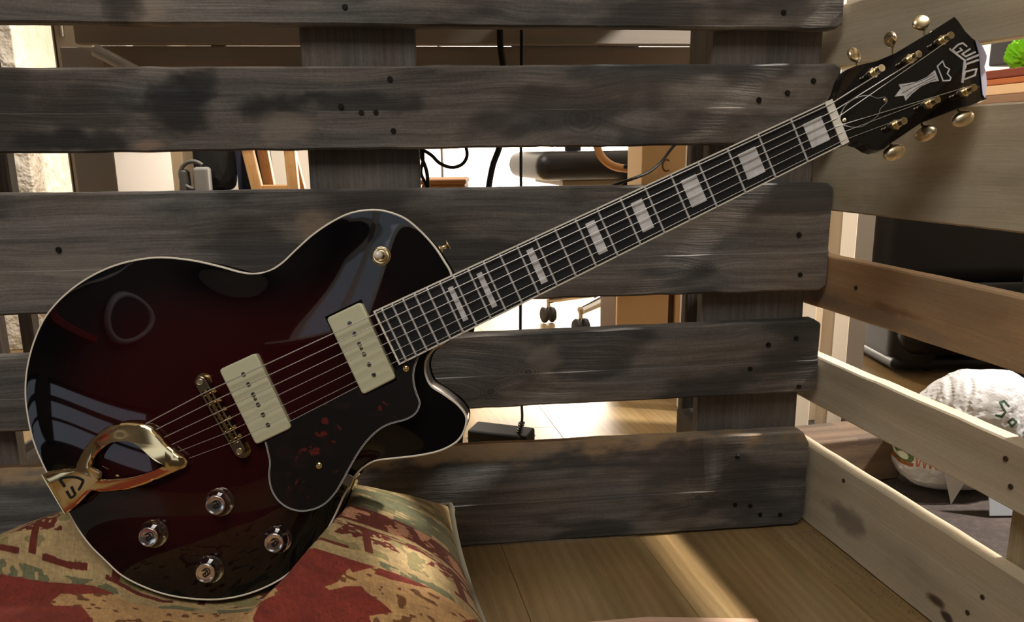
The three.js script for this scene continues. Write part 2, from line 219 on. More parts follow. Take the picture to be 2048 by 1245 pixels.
// ------------------------------------------------------------------ pale pallet along the right side
const SX = floorAt(1735, 1145).x;
const sl = (px, py) => { const h = hit(px, py, V3(SX, 0, 0), V3(1, 0, 0)); return h; };
const Z0 = Pc.z - 0.075;
const side = thing('pine_pallet', 'pale pine pallet standing on edge along the right side, behind the guitar headstock', 'pallet', V3(SX, 0, Z0), -Math.PI / 2);
{                                                               // local x runs towards the camera, local z points out of the inner face (-X)
  side.rotation.y = -Math.PI / 2;
  const LEN = 1.0;
  const rows = [[0.0005, 0.1065, 201], [0.1645, 0.2275, 202], [0.290, 0.3575, 203], [0.412, 0.524, 204], [0.578, 0.648, 205], [0.69, 0.80, 206], [0.815, 0.93, 207], [0.945, 1.07, 208]];
  const spots = [[[0.16, 0.05, 0.04, 0.02, 0.5, [96, 84, 74]], [0.31, 0.03, 0.012, 0.006, 0.9, [70, 54, 40]], [0.33, 0.02, 0.008, 0.005, 0.9, [60, 48, 36]]], [[0.42, 0.04, 0.005, 0.004, 0.9, [100, 66, 46]], [0.43, 0.02, 0.006, 0.005, 0.6, [120, 90, 60]]], [[0.05, 0.015, 0.05, 0.012, 0.6, [104, 90, 78]], [0.2, 0.025, 0.05, 0.006, 0.5, [120, 84, 54]], [0.16, 0.012, 0.16, 0.01, 0.4, [126, 108, 92]]], [[0.1, 0.03, 0.06, 0.02, 0.3, [150, 126, 84]]], [], [], [], []];
  rows.forEach(([b, t, seed], i) => {
    const mat = woodMaterial({ len: 1.02, wid: 0.13, tw: 1024, th: 160, seed, dark: i === 2 ? [160, 126, 90] : [176, 162, 136], light: i === 2 ? [204, 170, 128] : [218, 206, 180], spots: spots[i], rings: 30, warp: 0.05, ringAmt: 0.6, stain: 0.28, stainCol: [128, 112, 92], stainLo: 0.5, stainHi: 0.72, hue: 8, bump: 0.0003, rough: 0.74 });
    part(side, 'deck_board', boardGeo({ x0: i > 5 ? -0.36 : 0, x1: LEN, yb: b * K, yt: t * K, thk: 0.02, seed, seg: 60, uv: [1.02, 0.13], uneven: 0.0011, ch: 0.002 }), mat);
  });
  const pm = woodMaterial({ len: 0.75, wid: 0.13, tw: 512, th: 96, seed: 222, dark: [150, 134, 102], light: [202, 188, 152], rings: 34, warp: 0.02, stain: 0.2, bump: 0.0003, rough: 0.75 });
  for (const x of [sl(1985, 1050).z - Z0, 0.88]) {
    const g = boardGeo({ x0: 0.002, x1: 1.17, yb: 0, yt: 0.1, thk: 0.02, seed: 240, seg: 16, uv: [0.75, 0.13] }); g.rotateZ(Math.PI / 2).translate(x + 0.1, 0, -0.0205); part(side, 'stringer_board', g, pm);
    for (const y of [0.002, 0.52, 1.04]) part(side, 'spacer_block', planarUV(at(box(0.096, 0.12, 0.075, 0.003), x + 0.05, y + 0.06, -0.0415 - 0.0375), (x, y, z) => [y / 0.75, (x + z) / 0.13]), pm);
  }
  { const g = boardGeo({ x0: 0, x1: LEN, yb: 0.282, yt: 0.352, thk: 0.02, seed: 260, seg: 20, uv: [0.75, 0.13] }); g.translate(0, 0, -0.119); part(side, 'outer_board', g, pm); for (const x of [sl(1985, 1050).z - Z0, 0.88]) part(side, 'spacer_block', planarUV(at(box(0.096, 0.066, 0.075, 0.003), x + 0.05, 0.317, -0.0795), (x, y, z) => [y / 0.75, (x + z) / 0.13]), pm); }
  const nm = std(0x4a3a2a, 0.6, 0.3), ng = new THREE.CylinderGeometry(0.0026, 0.0028, 0.0014, 10).rotateX(Math.PI / 2);
  for (const [px, py] of [[2012, 918], [2022, 974], [1936, 1226], [1688, 962], [1712, 576], [1966, 1195]]) { const h = sl(px, py); const n = part(side, 'nail', ng, nm); n.position.set(h.z - Z0, h.y, 0.0005); }
}

// ------------------------------------------------------------------ the guitar
const gold = std(new THREE.Color().setRGB(0.94, 0.77, 0.44), 0.13, 1), goldSoft = std(new THREE.Color().setRGB(0.88, 0.74, 0.47), 0.28, 1), nickel = std(new THREE.Color().setRGB(0.72, 0.70, 0.66), 0.2, 1);
const black = phys(0x060608, 0.1), cream = phys(0xeae2cf, 0.4, { clearcoat: 0.6, clearcoatRoughness: 0.1 });
{
  const GD = 0.694, O = camPt(430, 1198, GD);
  const guitar = thing('electric_guitar', 'single-cutaway electric guitar in dark red sunburst with gold hardware, resting on the tapestry cushion', 'guitar', P(430, 1198, GD));
  guitar.quaternion.copy(CQ);
  const G3 = (px, py, d = 0) => camPt(px, py, GD + d).sub(O);                     // local point d metres behind the fret plane
  const G = (px, py, d = 0) => { const v = G3(px, py, d); return V2(v.x, v.y); };
  const gz = d => -d - GD - O.z;                                                  // local z of a plane d behind the fret plane
  const gp = (parent, name, geo, mat, d, label) => { geo.translate(0, 0, gz(d)); return part(parent, name, geo, mat, label); };
  const DE = 0.023, DOME = 0.0125;

  // body outline traced from the binding
  const outPx = [[903.7, 547], [889.5, 521], [869, 490.5], [840.7, 459.7], [810, 435], [771, 420.6], [740.5, 418], [699, 425], [663, 442], [622, 470], [591, 498], [560.6, 526.5], [536, 541], [508.6, 546], [484, 543.5], [437.5, 531], [383, 519], [325, 513.5], [287, 516], [232, 528.5], [177.7, 553], [128.5, 588.6], [90, 632], [65.6, 684], [52, 738], [48.5, 787.5], [53, 831], [65.6, 886], [90, 943], [138, 1031.6], [159, 1067], [180.5, 1095], [211, 1125], [239, 1151], [276.6, 1172], [328, 1191], [380, 1200], [430, 1202], [480, 1195], [530, 1178], [574, 1153], [611, 1119], [646, 1078], [671, 1034], [687, 998], [700, 974], [710, 956], [720.5, 943.6], [733, 933], [751, 924], [777, 920.5], [841, 913], [880, 904], [905.5, 892], [921, 879], [932.5, 856], [934, 833], [918, 810], [887.5, 787], [862, 769], [851.5, 740.6], [854, 720], [867, 702], [893, 684], [905, 640], [908, 590]];
  const outline = smooth2(outPx.map(p => G(p[0], p[1], DE)), 480);
  if (THREE.ShapeUtils.area(outline) < 0) outline.reverse();
  // membrane height field over the outline gives the carved arch
  const bb = new THREE.Box2().setFromPoints(outline), CELL = 0.0022, gw = Math.ceil((bb.max.x - bb.min.x) / CELL) + 5, gh = Math.ceil((bb.max.y - bb.min.y) / CELL) + 5;
  const U = new Float32Array(gw * gh), inside = new Uint8Array(gw * gh);
  for (let j = 0; j < gh; j++) { const y = bb.min.y + (j - 2) * CELL; const xs = []; for (let i = 0; i < outline.length; i++) { const a = outline[i], b = outline[(i + 1) % outline.length]; if ((a.y > y) !== (b.y > y)) xs.push(a.x + (y - a.y) / (b.y - a.y) * (b.x - a.x)); } xs.sort((a, b) => a - b); for (let k = 0; k + 1 < xs.length; k += 2) for (let i = 0; i < gw; i++) { const x = bb.min.x + (i - 2) * CELL; if (x > xs[k] && x < xs[k + 1]) inside[j * gw + i] = 1; } }
  for (let it = 0; it < 700; it++) for (let j = 1; j < gh - 1; j++) for (let i = 1; i < gw - 1; i++) { const k = j * gw + i; if (inside[k]) { const r = (U[k - 1] + U[k + 1] + U[k - gw] + U[k + gw] + 1) / 4 - U[k]; U[k] += 1.9 * r; } }
  let um = 0; for (const v of U) um = Math.max(um, v);
  const cub = (a, b, c, d, t) => { const t2 = t * t, t3 = t2 * t, m = 1 - t; return (m * m * m * a + (3 * t3 - 6 * t2 + 4) * b + (-3 * t3 + 3 * t2 + 3 * t + 1) * c + t3 * d) / 6; };
  const uAt = (x, y) => { const fx = clamp((x - bb.min.x) / CELL + 2, 1, gw - 3.01), fy = clamp((y - bb.min.y) / CELL + 2, 1, gh - 3.01), i = Math.floor(fx), j = Math.floor(fy), r = []; for (let q = -1; q < 3; q++) { const k = (j + q) * gw + i; r.push(cub(U[k - 1], U[k], U[k + 1], U[k + 2], fx - i)); } return clamp(cub(r[0], r[1], r[2], r[3], fy - j) / um); };
  const arch = s => { const e = s * s / (s + 0.06) * 1.06; return DOME * Math.pow(Math.sin(Math.min(1, e) * Math.PI / 2), 1.15); };
  const topZ = (x, y) => gz(DE) + arch(uAt(x, y));
  const topD = (px, py) => { let d = DE - DOME; for (let i = 0; i < 3; i++) { const v = G(px, py, d); d = DE - arch(uAt(v.x, v.y)); } return d; };

  // carved top as rings between the binding and a centre the outline is star-shaped about
  {
    const C = G(440, 790, DE), NR = 70, n = outline.length, pos = [], nor = [], col = [], idx = [];
    const deepRed = [0.028, 0.003, 0.0038], edgeBlack = [0.0028, 0.0024, 0.003];
    for (let k = 0; k <= NR; k++) for (let i = 0; i < n; i++) {
      const p = outline[i], t = 1 - k / NR, e = 1 - 0.0015 / Math.max(0.02, p.distanceTo(C)), x = lerp(C.x, p.x, t * e), y = lerp(C.y, p.y, t * e), h = 0.0012;
      pos.push(x, y, topZ(x, y)); const gx = (topZ(x + h, y) - topZ(x - h, y)) / (2 * h), gy = (topZ(x, y + h) - topZ(x, y - h)) / (2 * h); const nn = V3(-gx, -gy, 1).normalize(); nor.push(nn.x, nn.y, nn.z);
      const b = sstep(0.18, 0.92, uAt(x, y) + 0.04 * (fbm(x * 30, y * 30, 3) - 0.5)) * (0.85 + 0.3 * fbm(x * 160 + y * 80, y * 14 - x * 28, 8, 3)); for (let q = 0; q < 3; q++) col.push(lerp(edgeBlack[q], deepRed[q], clamp(b)));
    }
    for (let k = 0; k < NR; k++) for (let i = 0; i < n; i++) { const a = k * n + i, b = k * n + (i + 1) % n; idx.push(a, b, a + n, b, b + n, a + n); }
    const g = new THREE.BufferGeometry(); g.setAttribute('position', new THREE.Float32BufferAttribute(pos, 3)); g.setAttribute('normal', new THREE.Float32BufferAttribute(nor, 3)); g.setAttribute('color', new THREE.Float32BufferAttribute(col, 3)); g.setIndex(idx);
    const lacquer = phys(0xffffff, 0.025, { vertexColors: true });
    const body = part(guitar, 'body', g, lacquer, 'glossy carved top, dark red centre fading to black edges');
    const zt = gz(DE);
    const rim = sweepRing(outline, [[0.002, zt - 0.004], [0.0003, zt - 0.0045], [0.0003, zt - 0.043], [0.004, zt - 0.048], [0.03, zt - 0.049], [0.06, zt - 0.049]]);
    part(body, 'body_side', rim, phys(new THREE.Color().setRGB(0.008, 0.003, 0.003), 0.3, { clearcoat: 1, clearcoatRoughness: 0.05 }));
    const back = new THREE.ShapeGeometry(new THREE.Shape(outline)); back.scale(1, 1, -1); back.translate(0, 0, zt - 0.0489); part(body, 'body_back', back, black);
    part(guitar, 'binding', sweepRing(outline, [[0.0021, zt - 0.0005], [0.0018, zt + 0.0003], [0.0004, zt + 0.0002], [0, zt - 0.0004], [0, zt - 0.0045]]), cream, 'thin cream body binding');
  }
  const onTop = (px, py, lift = 0) => { const d = topD(px, py); return G3(px, py, d - lift); };

  // neck, fingerboard
  const A = V2(746, 623), B = V2(1650, 205), C = V2(1684, 291), D = V2(798, 731);   // fingerboard corners, in the photograph's pixels
  const fb = (t, c, d = 0) => { const p = A.clone().lerp(B, t), q = D.clone().lerp(C, t); const m = p.lerp(q, c); return G3(m.x, m.y, d); };   // t: 0 body end .. 1 nut, c: 0 bass .. 1 treble edge
  const quadPlate = (t0, t1, c0, c1, d0, d1) => { const pts = [[t0, c0], [t1, c0], [t1, c1], [t0, c1]].map(([t, c]) => fb(t, c, d0)); const g = plate(pts.map(p => V2(p.x, p.y)), d1 - d0); return g.translate(0, 0, gz(d1)); };
  const ebony = std(0x0b0a0a, 0.42, 0, {});
  part(guitar, 'fingerboard', quadPlate(0.004, 1, 0.028, 0.972, 0, 0.006), ebony, 'black ebony fingerboard');
  for (const [c0, c1] of [[0, 0.028], [0.972, 1]]) part(guitar, 'fingerboard_binding', quadPlate(0, 1, c0, c1, -0.0001, 0.006), cream);
  part(guitar, 'fingerboard_binding', quadPlate(0, 0.004, 0.028, 0.972, -0.0001, 0.006), cream);
  {
    const pos = [], idx = [], m = 13, N = 30; for (let i = 0; i <= N; i++) { const t = lerp(0.0, 1.01, i / N), p = fb(t, 0.004, 0.006), q = fb(t, 0.996, 0.006), dep = lerp(0.021, 0.017, t) * (1 + 0.35 * sstep(0.22, 0.1, t)); for (let j = 0; j < m; j++) { const a = Math.PI * j / (m - 1), c = 0.5 - 0.5 * Math.cos(a); const r = p.clone().lerp(q, c); pos.push(r.x, r.y, r.z - Math.sin(a) * dep); } }
    for (let i = 0; i < N; i++) for (let j = 0; j < m - 1; j++) { const a = i * m + j, b = a + m; idx.push(a, b, a + 1, b, b + 1, a + 1); }
    const g = new THREE.BufferGeometry(); g.setAttribute('position', new THREE.Float32BufferAttribute(pos, 3)); g.setIndex(idx); g.computeVertexNormals(); part(guitar, 'neck', g, phys(new THREE.Color().setRGB(0.03, 0.006, 0.005), 0.3, { clearcoat: 1, clearcoatRoughness: 0.08, side: THREE.DoubleSide }));
  }
  // frets by the rule of 2^(-n/12): the nut at t = 1
  const nutP = fb(1, 0.5), endP = fb(0, 0.5), bridgeP = G3(446, 837, 0), SC = nutP.distanceTo(bridgeP), BL = nutP.distanceTo(endP);
  const tf = n => 1 - SC * (1 - Math.pow(2, -n / 12)) / BL;
  const fretMat = std(new THREE.Color().setRGB(0.80, 0.79, 0.78), 0.38, 0.7);
  for (let n = 1; n <= 22; n++) { const t = tf(n); const g = rod(fb(t, 0.006, 0.0003), fb(t, 0.994, 0.0003), 0.00115, 8); part(guitar, 'fret', g, fretMat); }
  const pearl = (() => { const map = dataTex(256, 256, (x, y) => { const n = fbm(x / 22 + fbm(x / 40, y / 40, 5) * 4, y / 34, 9, 4); const k = 178 + 60 * n; return [k, k * 0.99, k * 0.985]; }); return phys(0xffffff, 0.3, { map, clearcoat: 0.7, clearcoatRoughness: 0.1 }); })();
  for (const [n, w, h] of [[1, 40, 51], [3, 39, 55], [5, 33.5, 58], [7, 25, 63], [9, 20, 68], [12, 14.5, 74], [15, 11.5, 75], [17, 11, 74]]) {
    const t = (tf(n) + tf(n - 1)) / 2, p = fb(t, 0.5), ax = nutP.clone().sub(endP).normalize(), ac = fb(t, 1).sub(fb(t, 0)).normalize(); const s = GD / FP;
    const pts = [[-1, -1], [1, -1], [1, 1], [-1, 1]].map(([a, b]) => { const v = p.clone().addScaledVector(ax, a * w / 2 * s).addScaledVector(ac, b * h / 2 * s); return V2(v.x, v.y); });
    part(guitar, 'block_inlay', planarUV(plate(pts, 0.0012).translate(0, 0, gz(0.0009)), (x, y) => [x * 9 + n * 0.37, y * 9]), pearl, n === 1 ? 'pearl block inlay next to the nut' : undefined);
  }
  part(guitar, 'nut', (() => { const g = quadPlate(1.0, 1.0165, -0.005, 1.005, -0.0018, 0.006); return g; })(), std(0xe9e4d6, 0.4), 'white bone nut');

  // headstock on its own plane, tilted back behind the nut
  const ax2 = nutP.clone().sub(endP).normalize(), ac2 = V3(-ax2.y, ax2.x, 0), TILT = rad(11.5);
  const hx = ax2.clone().multiplyScalar(Math.cos(TILT)).add(V3(0, 0, -Math.sin(TILT))), hy = ac2, hn = hx.clone().cross(hy).normalize();
  const hO = fb(1.0165, 0.5, 0.004);
  const HM = new THREE.Matrix4().makeBasis(hx, hy, hn).setPosition(hO);
  const camO = O.clone().negate();                                                   // the lens in guitar axes
  const h2 = (px, py, lift = 0) => { const r = camPt(px, py, 1), o = hO.clone().addScaledVector(hn, lift), t = o.clone().sub(camO).dot(hn) / r.dot(hn); const v = camO.clone().addScaledVector(r, t).sub(hO); return V2(v.dot(hx), v.dot(hy)); };
  const headPx = [[1661, 201], [1670, 195], [1678, 179], [1686, 153], [1694, 139], [1716, 130], [1752, 122], [1791, 106], [1831, 82], [1861, 64], [1885, 48.5], [1909, 33], [1916, 40], [1921, 47], [1931, 62], [1945, 76], [1959, 86], [1962, 103], [1963.5, 130], [1966, 165], [1974, 198], [1953, 206], [1917, 217], [1881, 231], [1841, 247], [1809, 269], [1785, 285], [1769, 298], [1754, 301], [1742, 297], [1728, 288], [1712, 283], [1693, 288]];
  const hPlate = (pts, thick, z, bevel = 0, holes) => plate(pts, thick, bevel, holes).translate(0, 0, z).applyMatrix4(HM);
  const headPts = headPx.map(p => h2(p[0], p[1])); if (THREE.ShapeUtils.area(headPts) < 0) headPts.reverse();
  const head = part(guitar, 'headstock', hPlate(headPts, 0.014, -0.014, 0.0008), phys(0x050508, 0.06), 'glossy black headstock');
  const Z7 = (x, y) => [1640 + x * 0.2008, y * 0.2008];                              // survey grid of the headstock
  const stroke = (pts, w, closed, par, name, mat, z = 0.0001, th = 0.0006) => {
    const p2 = pts.map(p => h2(...Z7(p[0], p[1]))), s = w * 0.2008 * GD / FP * 1.03; const r = ribbon(p2, s, closed);
    const aL = Math.abs(THREE.ShapeUtils.area(r.L)) > Math.abs(THREE.ShapeUtils.area(r.R)); const g = closed ? plate(aL ? r.L : r.R, th, 0, [aL ? r.R : r.L]) : plate(r.open, th); return part(par, name, g.translate(0, 0, z).applyMatrix4(HM), mat);
  };
  const logo = pearl;
  const letter = (name, strokes) => { const gs = strokes.map(([w, c, ...pts]) => { const p2 = pts.map(p => h2(...Z7(p[0], p[1]))); const r = ribbon(p2, w * 0.2008 * GD / FP * 1.03, c); const aL = Math.abs(THREE.ShapeUtils.area(r.L)) > Math.abs(THREE.ShapeUtils.area(r.R)); const g = c ? plate(aL ? r.L : r.R, 0.0006, 0, [aL ? r.R : r.L]) : plate(r.open, 0.0006); return g.translate(0, 0, 0.0001).applyMatrix4(HM); }); part(head, name, planarUV(mergeGeometries(gs), (x, y) => [x * 20, y * 20]), logo); };
  letter('letter_g', [[17, false, [1462, 468], [1418, 432], [1372, 446], [1316, 500], [1352, 530], [1410, 502], [1386, 480]]]);
  letter('letter_u', [[18, false, [1495, 487], [1412, 541], [1446, 566], [1545, 519]]]);
  letter('letter_i', [[21, false, [1458, 598], [1580, 549]]]);
  letter('letter_l', [[20, false, [1577, 598], [1450, 642], [1440, 688]]]);
  letter('letter_d', [[19, true, [1440, 718], [1556, 690], [1540, 752], [1426, 796]]]);
  letter('logo_bar', [[22, false, [1283, 488], [1440, 606], [1416, 826]]]);
  stroke([[1165, 662], [1218, 611], [1240, 665], [1285, 692], [1264, 737], [1300, 778], [1288, 804], [1222, 808]], 13, true, head, 'crown_inlay', logo);
  {
    const pts = [[1140, 700], [1062, 768], [960, 816], [780, 845], [800, 885], [740, 965], [830, 955], [850, 1005], [910, 940], [1000, 866], [1090, 824], [1180, 808]].map(p => h2(...Z7(...p)));
    const col = part(head, 'column_inlay', planarUV(hPlate(pts, 0.0006, 0.0001), (x, y) => [x * 9, y * 9]), logo);
    for (const s of [[[1128, 735], [1020, 800], [900, 842], [815, 864]], [[1138, 762], [1040, 815], [920, 872], [806, 935]], [[1150, 790], [1050, 828], [930, 900], [852, 968]]]) stroke(s, 4, false, col, 'flute_line', black, 0.0006, 0.0003);
  }
  {                                                                                  // truss-rod cover
    const pts = [[190, 1195], [230, 1080], [300, 1010], [400, 965], [490, 960], [560, 985], [640, 975], [660, 1010], [630, 1050], [590, 1090], [570, 1150], [500, 1210], [400, 1268], [300, 1270], [215, 1240]];
    const p2 = smooth2(pts.map(p => h2(...Z7(...p))), 60); const tc = part(head, 'truss_rod_cover', hPlate(p2, 0.0014, 0.0002, 0.0003), phys(0x060607, 0.12));
    const r = ribbon(p2, 0.00055, true), aL = Math.abs(THREE.ShapeUtils.area(r.L)) > Math.abs(THREE.ShapeUtils.area(r.R)); part(tc, 'cover_edge', hPlate(aL ? r.L : r.R, 0.0015, 0.0002, 0, [aL ? r.R : r.L]), std(0x8c8c8a, 0.4));
    for (const q of [[230, 1203], [635, 1003]]) { const c = h2(...Z7(...q)); part(tc, 'screw', new THREE.SphereGeometry(0.0019, 12, 8).scale(1, 1, 0.5).translate(c.x, c.y, 0.0018).applyMatrix4(HM), goldSoft); }
  }
  // tuners
  const postPx = [[1747, 146], [1820, 118.5], [1884, 81], [1929, 184], [1857, 208], [1791, 250]];
  const buttonPx = [[1708, 110, 0.5], [1780.6, 79, 1.25], [1842, 46, 0.1], [1925, 238, 0.4], [1851, 267, 1.2], [1788, 305, 0.3]];
  const postTop = [];
  const buttonGeo = (() => { const pts = []; for (let i = 0; i <= 20; i++) { const a = Math.PI * i / 20; pts.push(V2(Math.sin(a) * (1 + 0.12 * Math.sin(a * 2) * 0), -Math.cos(a))); } return new THREE.LatheGeometry(pts, 24); })();
  postPx.forEach((q, i) => {
    const c = h2(q[0], q[1], 0.002), top = i < 3, tn = part(guitar, 'tuner', (() => { const g = new THREE.CylinderGeometry(0.0051, 0.0055, 0.003, 6).rotateX(Math.PI / 2).translate(c.x, c.y, 0.0016); return g.applyMatrix4(HM); })(), goldSoft, 'gold tuning machine');
    part(tn, 'post', mergeGeometries([new THREE.CylinderGeometry(0.0029, 0.0031, 0.011, 16).rotateX(Math.PI / 2).translate(c.x, c.y, 0.0085), new THREE.CylinderGeometry(0.0034, 0.0034, 0.0022, 16).rotateX(Math.PI / 2).translate(c.x, c.y, 0.0129), new THREE.TorusGeometry(0.0032, 0.0006, 6, 16).translate(c.x, c.y, 0.0062), new THREE.TorusGeometry(0.0032, 0.0006, 6, 16).translate(c.x, c.y, 0.0072)]).applyMatrix4(HM), goldSoft);
    postTop.push(V3(c.x, c.y, 0.0068).applyMatrix4(HM));
    const [bx, by, tw] = buttonPx[i], b = h2(bx, by, -0.011), base = V2(lerp(c.x, b.x, 0.25), c.y + (b.y - c.y) * 0.25);
    const sh = V3(b.x - base.x, b.y - base.y, 0).normalize(), end = V3(b.x, b.y, -0.011);
    part(tn, 'gear_case', at(box(0.014, 0.017, 0.009, 0.002), c.x, c.y, -0.0188).applyMatrix4(HM), goldSoft);
    const s3 = end.clone().addScaledVector(sh, -0.006); part(tn, 'shaft', mergeGeometries([rod(V3(base.x, base.y, -0.019).lerp(V3(base.x, base.y, -0.011), 0.2), s3, 0.0013, 10), new THREE.SphereGeometry(0.0024, 12, 8).translate(s3.x, s3.y, s3.z)]).applyMatrix4(HM), goldSoft);
    const bg = buttonGeo.clone().scale(0.0108, 0.0075, 0.0042); bg.rotateY(tw).applyQuaternion(new THREE.Quaternion().setFromUnitVectors(V3(0, 1, 0), sh)).translate(end.x, end.y, end.z); part(tn, 'tuner_button', bg.applyMatrix4(HM), goldSoft);
  });
  {                                                                                  // film still on the tip
    const pts = [[1950, 80], [1959, 86], [1966, 96], [1973, 112], [1972, 122], [1968, 134], [1971, 145], [1973, 165], [1972, 185], [1970, 197], [1965, 190], [1961, 150], [1958, 110]].map(p => h2(p[0], p[1], 0.001));
    part(guitar, 'protective_film', hPlate(pts, 0.0006, 0.0009), phys(0xb9b5c6, 0.35, { transmission: 0.35, thickness: 0 }), 'wrinkled clear protective film on the headstock tip');
  }

  // pickups
  const ivory = phys(0xc9c7a6, 0.38, { clearcoat: 0.5, clearcoatRoughness: 0.15, sheen: 0 });
  for (const [q, lab] of [[[[437, 740], [511, 706], [583, 857], [511, 891]], 'ivory pickup beside the bridge'], [[[652, 637], [721, 604], [792, 757], [725, 791]], 'ivory pickup at the end of the fingerboard']]) {
    const d = 0.0035, c = q.reduce((s, p) => s.add(V2(p[0], p[1])), V2(0, 0)).multiplyScalar(0.25);
    const cor = q.map(p => G(p[0], p[1], d)), sh = new THREE.Shape(), R = 0.0038;
    for (let i = 0; i < 4; i++) { const p = cor[i], a = cor[(i + 3) % 4], b = cor[(i + 1) % 4]; const p1 = p.clone().add(a.clone().sub(p).setLength(R)), p2 = p.clone().add(b.clone().sub(p).setLength(R)); i ? sh.lineTo(p1.x, p1.y) : sh.moveTo(p1.x, p1.y); sh.quadraticCurveTo(p.x, p.y, p2.x, p2.y); } sh.closePath();
    const pu = gp(guitar, 'pickup', plate(sh.getPoints(8), 0.0125, 0.0018, [], 4), ivory, d + 0.0125, lab);
    const m = (a, b, t) => V2(lerp(a[0], b[0], t), lerp(a[1], b[1], t)), top = m(q[0], q[1], 0.5), bot = m(q[3], q[2], 0.5);
    for (let i = 0; i < 6; i++) { const p = top.clone().lerp(bot, 0.165 + i * 0.134); const s = G3(p.x + 1, p.y + 1, d - 0.0004); const g = new THREE.CylinderGeometry(0.0021, 0.0021, 0.0022, 16).rotateX(Math.PI / 2).translate(s.x, s.y, s.z - 0.0006); const ps = part(pu, 'pole_screw', g, nickel); part(ps, 'screw_slot', at(box(0.0036, 0.0007, 0.0004, 0.0001), 0, 0, 0).rotateZ(0.5 + i).translate(s.x, s.y, s.z + 0.0005), black); }
    const p = top.clone().lerp(bot, 0.165 + 2.5 * 0.134), s = G3(p.x, p.y, d); part(pu, 'mounting_screw', new THREE.SphereGeometry(0.0017, 12, 8).scale(1, 1, 0.4).translate(s.x, s.y, s.z), std(0x6b6552, 0.4, 0.8));
    const rim = q.map(p => { const v = V2(p[0], p[1]).sub(c).multiplyScalar(1.045).add(c); return G(v.x, v.y, 0.011); });
    gp(pu, 'pickup_ring', plate(rim, 0.008, 0.0006), black, 0.0195);
  }

  // pickguard
  {
    const pg = [[800, 733], [836, 712], [828, 736], [826, 750], [827, 768], [832, 787], [838.7, 807], [832, 825], [815.6, 837], [777, 848.5], [756.4, 860], [736, 879], [718, 902.5], [700, 933], [684.5, 961.6], [669, 987], [648.5, 1008], [628, 1018], [602, 1022], [576.5, 1015.6], [556, 1000], [543, 977], [539, 951], [540.6, 925.6], [536.7, 905], [531.6, 884]];
    const inner = [[584, 858], [577, 845], [716, 773.5], [727, 792], [794, 761], [788, 744]], d = 0.0065;
    const o2 = smooth2(pg.slice(1).map(p => G(p[0], p[1], d)), 120, false), all = [...o2, ...inner.map(p => G(p[0], p[1], d)), G(800, 733, d)];
    const tort = (() => { const map = dataTex(512, 512, (x, y) => { const a = fbm(x / 60, y / 60, 41, 4), b = fbm(x / 22 + 9, y / 22, 43, 4), k = sstep(0.66, 0.76, b) * sstep(0.5, 0.62, a), w = sstep(0.5, 0.75, fbm(x / 34, y / 34, 47, 3)); return [12 + 14 * w + 80 * k, 9 + 5 * w + 18 * k, 9 + 4 * w + 12 * k]; }); return phys(0xffffff, 0.3, { map, clearcoat: 1, clearcoatRoughness: 0.04 }); })();
    const g = gp(guitar, 'pickguard', planarUV(plate(all, 0.0022), (x, y) => [x * 6, y * 6]), tort, d + 0.0022, 'tortoiseshell pickguard with white pinstripe edge');
    for (const [off, w, mat] of [[0.0007, 0.0005, cream], [-0.0003, 0.00035, cream]]) { const pts = o2.map((p, i) => { const a = o2[Math.max(0, i - 1)], b = o2[Math.min(o2.length - 1, i + 1)], t = b.clone().sub(a).normalize(); return V2(p.x + t.y * -off, p.y + t.x * off); }); gp(g, 'pinstripe', plate(ribbon(pts, w).open, 0.0024), std(0xb9b6b4, 0.5), d + 0.0022); }
    const edge = [[716, 773.5], [577, 845]].map(p => G(p[0], p[1], d)); gp(g, 'pinstripe', plate(ribbon(edge, 0.0006).open, 0.0024), std(0x9a9896, 0.5), d + 0.0022);
    for (const q of [[812, 737.5], [638, 932]]) { const s = G3(q[0], q[1], d); part(g, 'screw', mergeGeometries([new THREE.SphereGeometry(0.0031, 16, 10).scale(1, 1, 0.45).translate(s.x, s.y, s.z + 0.0003), at(box(0.003, 0.0007, 0.0006, 0.0001), s.x, s.y, s.z + 0.0016)]), gold); }
    const bp = [[693.5, 947], [709, 955], [700, 977], [683, 967]].map(p => G(p[0], p[1], 0.013)); const br = gp(g, 'bracket', plate(bp, 0.0015, 0.0003), nickel, 0.0145); const fp = [[709, 955], [713, 957], [705, 980], [700, 977]].map(p => G(p[0], p[1], 0.0145)); gp(br, 'bracket_leg', plate(fp, 0.02, 0.0003), gold, 0.0335);
  }

  // bridge
  {
    const a = G3(400, 764.5, -0.001), b = G3(479, 903.5, -0.001), dir = b.clone().sub(a).normalize(), cross = V3(-dir.y, dir.x, 0), L = a.distanceTo(b), mid = a.clone().lerp(b, 0.5);
    const BM = new THREE.Matrix4().makeBasis(dir, cross, V3(0, 0, 1)).setPosition(mid);
    const sh = new THREE.Shape(); sh.absarc(L / 2, 0, 0.0052, -Math.PI / 2, Math.PI / 2); sh.absarc(-L / 2, 0, 0.0052, Math.PI / 2, Math.PI * 1.5); sh.closePath();
    const slot = [V2(-L / 2 + 0.009, -0.0034), V2(L / 2 - 0.009, -0.0034), V2(L / 2 - 0.009, 0.0034), V2(-L / 2 + 0.009, 0.0034)];
    const bz = g => g.applyMatrix4(BM), br = part(guitar, 'bridge', bz(plate(sh.getPoints(12), 0.009, 0.0008, [slot]).translate(0, 0, -0.009)), std(new THREE.Color().setRGB(0.34, 0.27, 0.18), 0.25, 1), 'gold adjustable bridge with six saddles');
    part(br, 'bridge_floor', bz(at(box(L - 0.017, 0.0072, 0.003, 0.0004), 0, 0, -0.0072)), goldSoft);
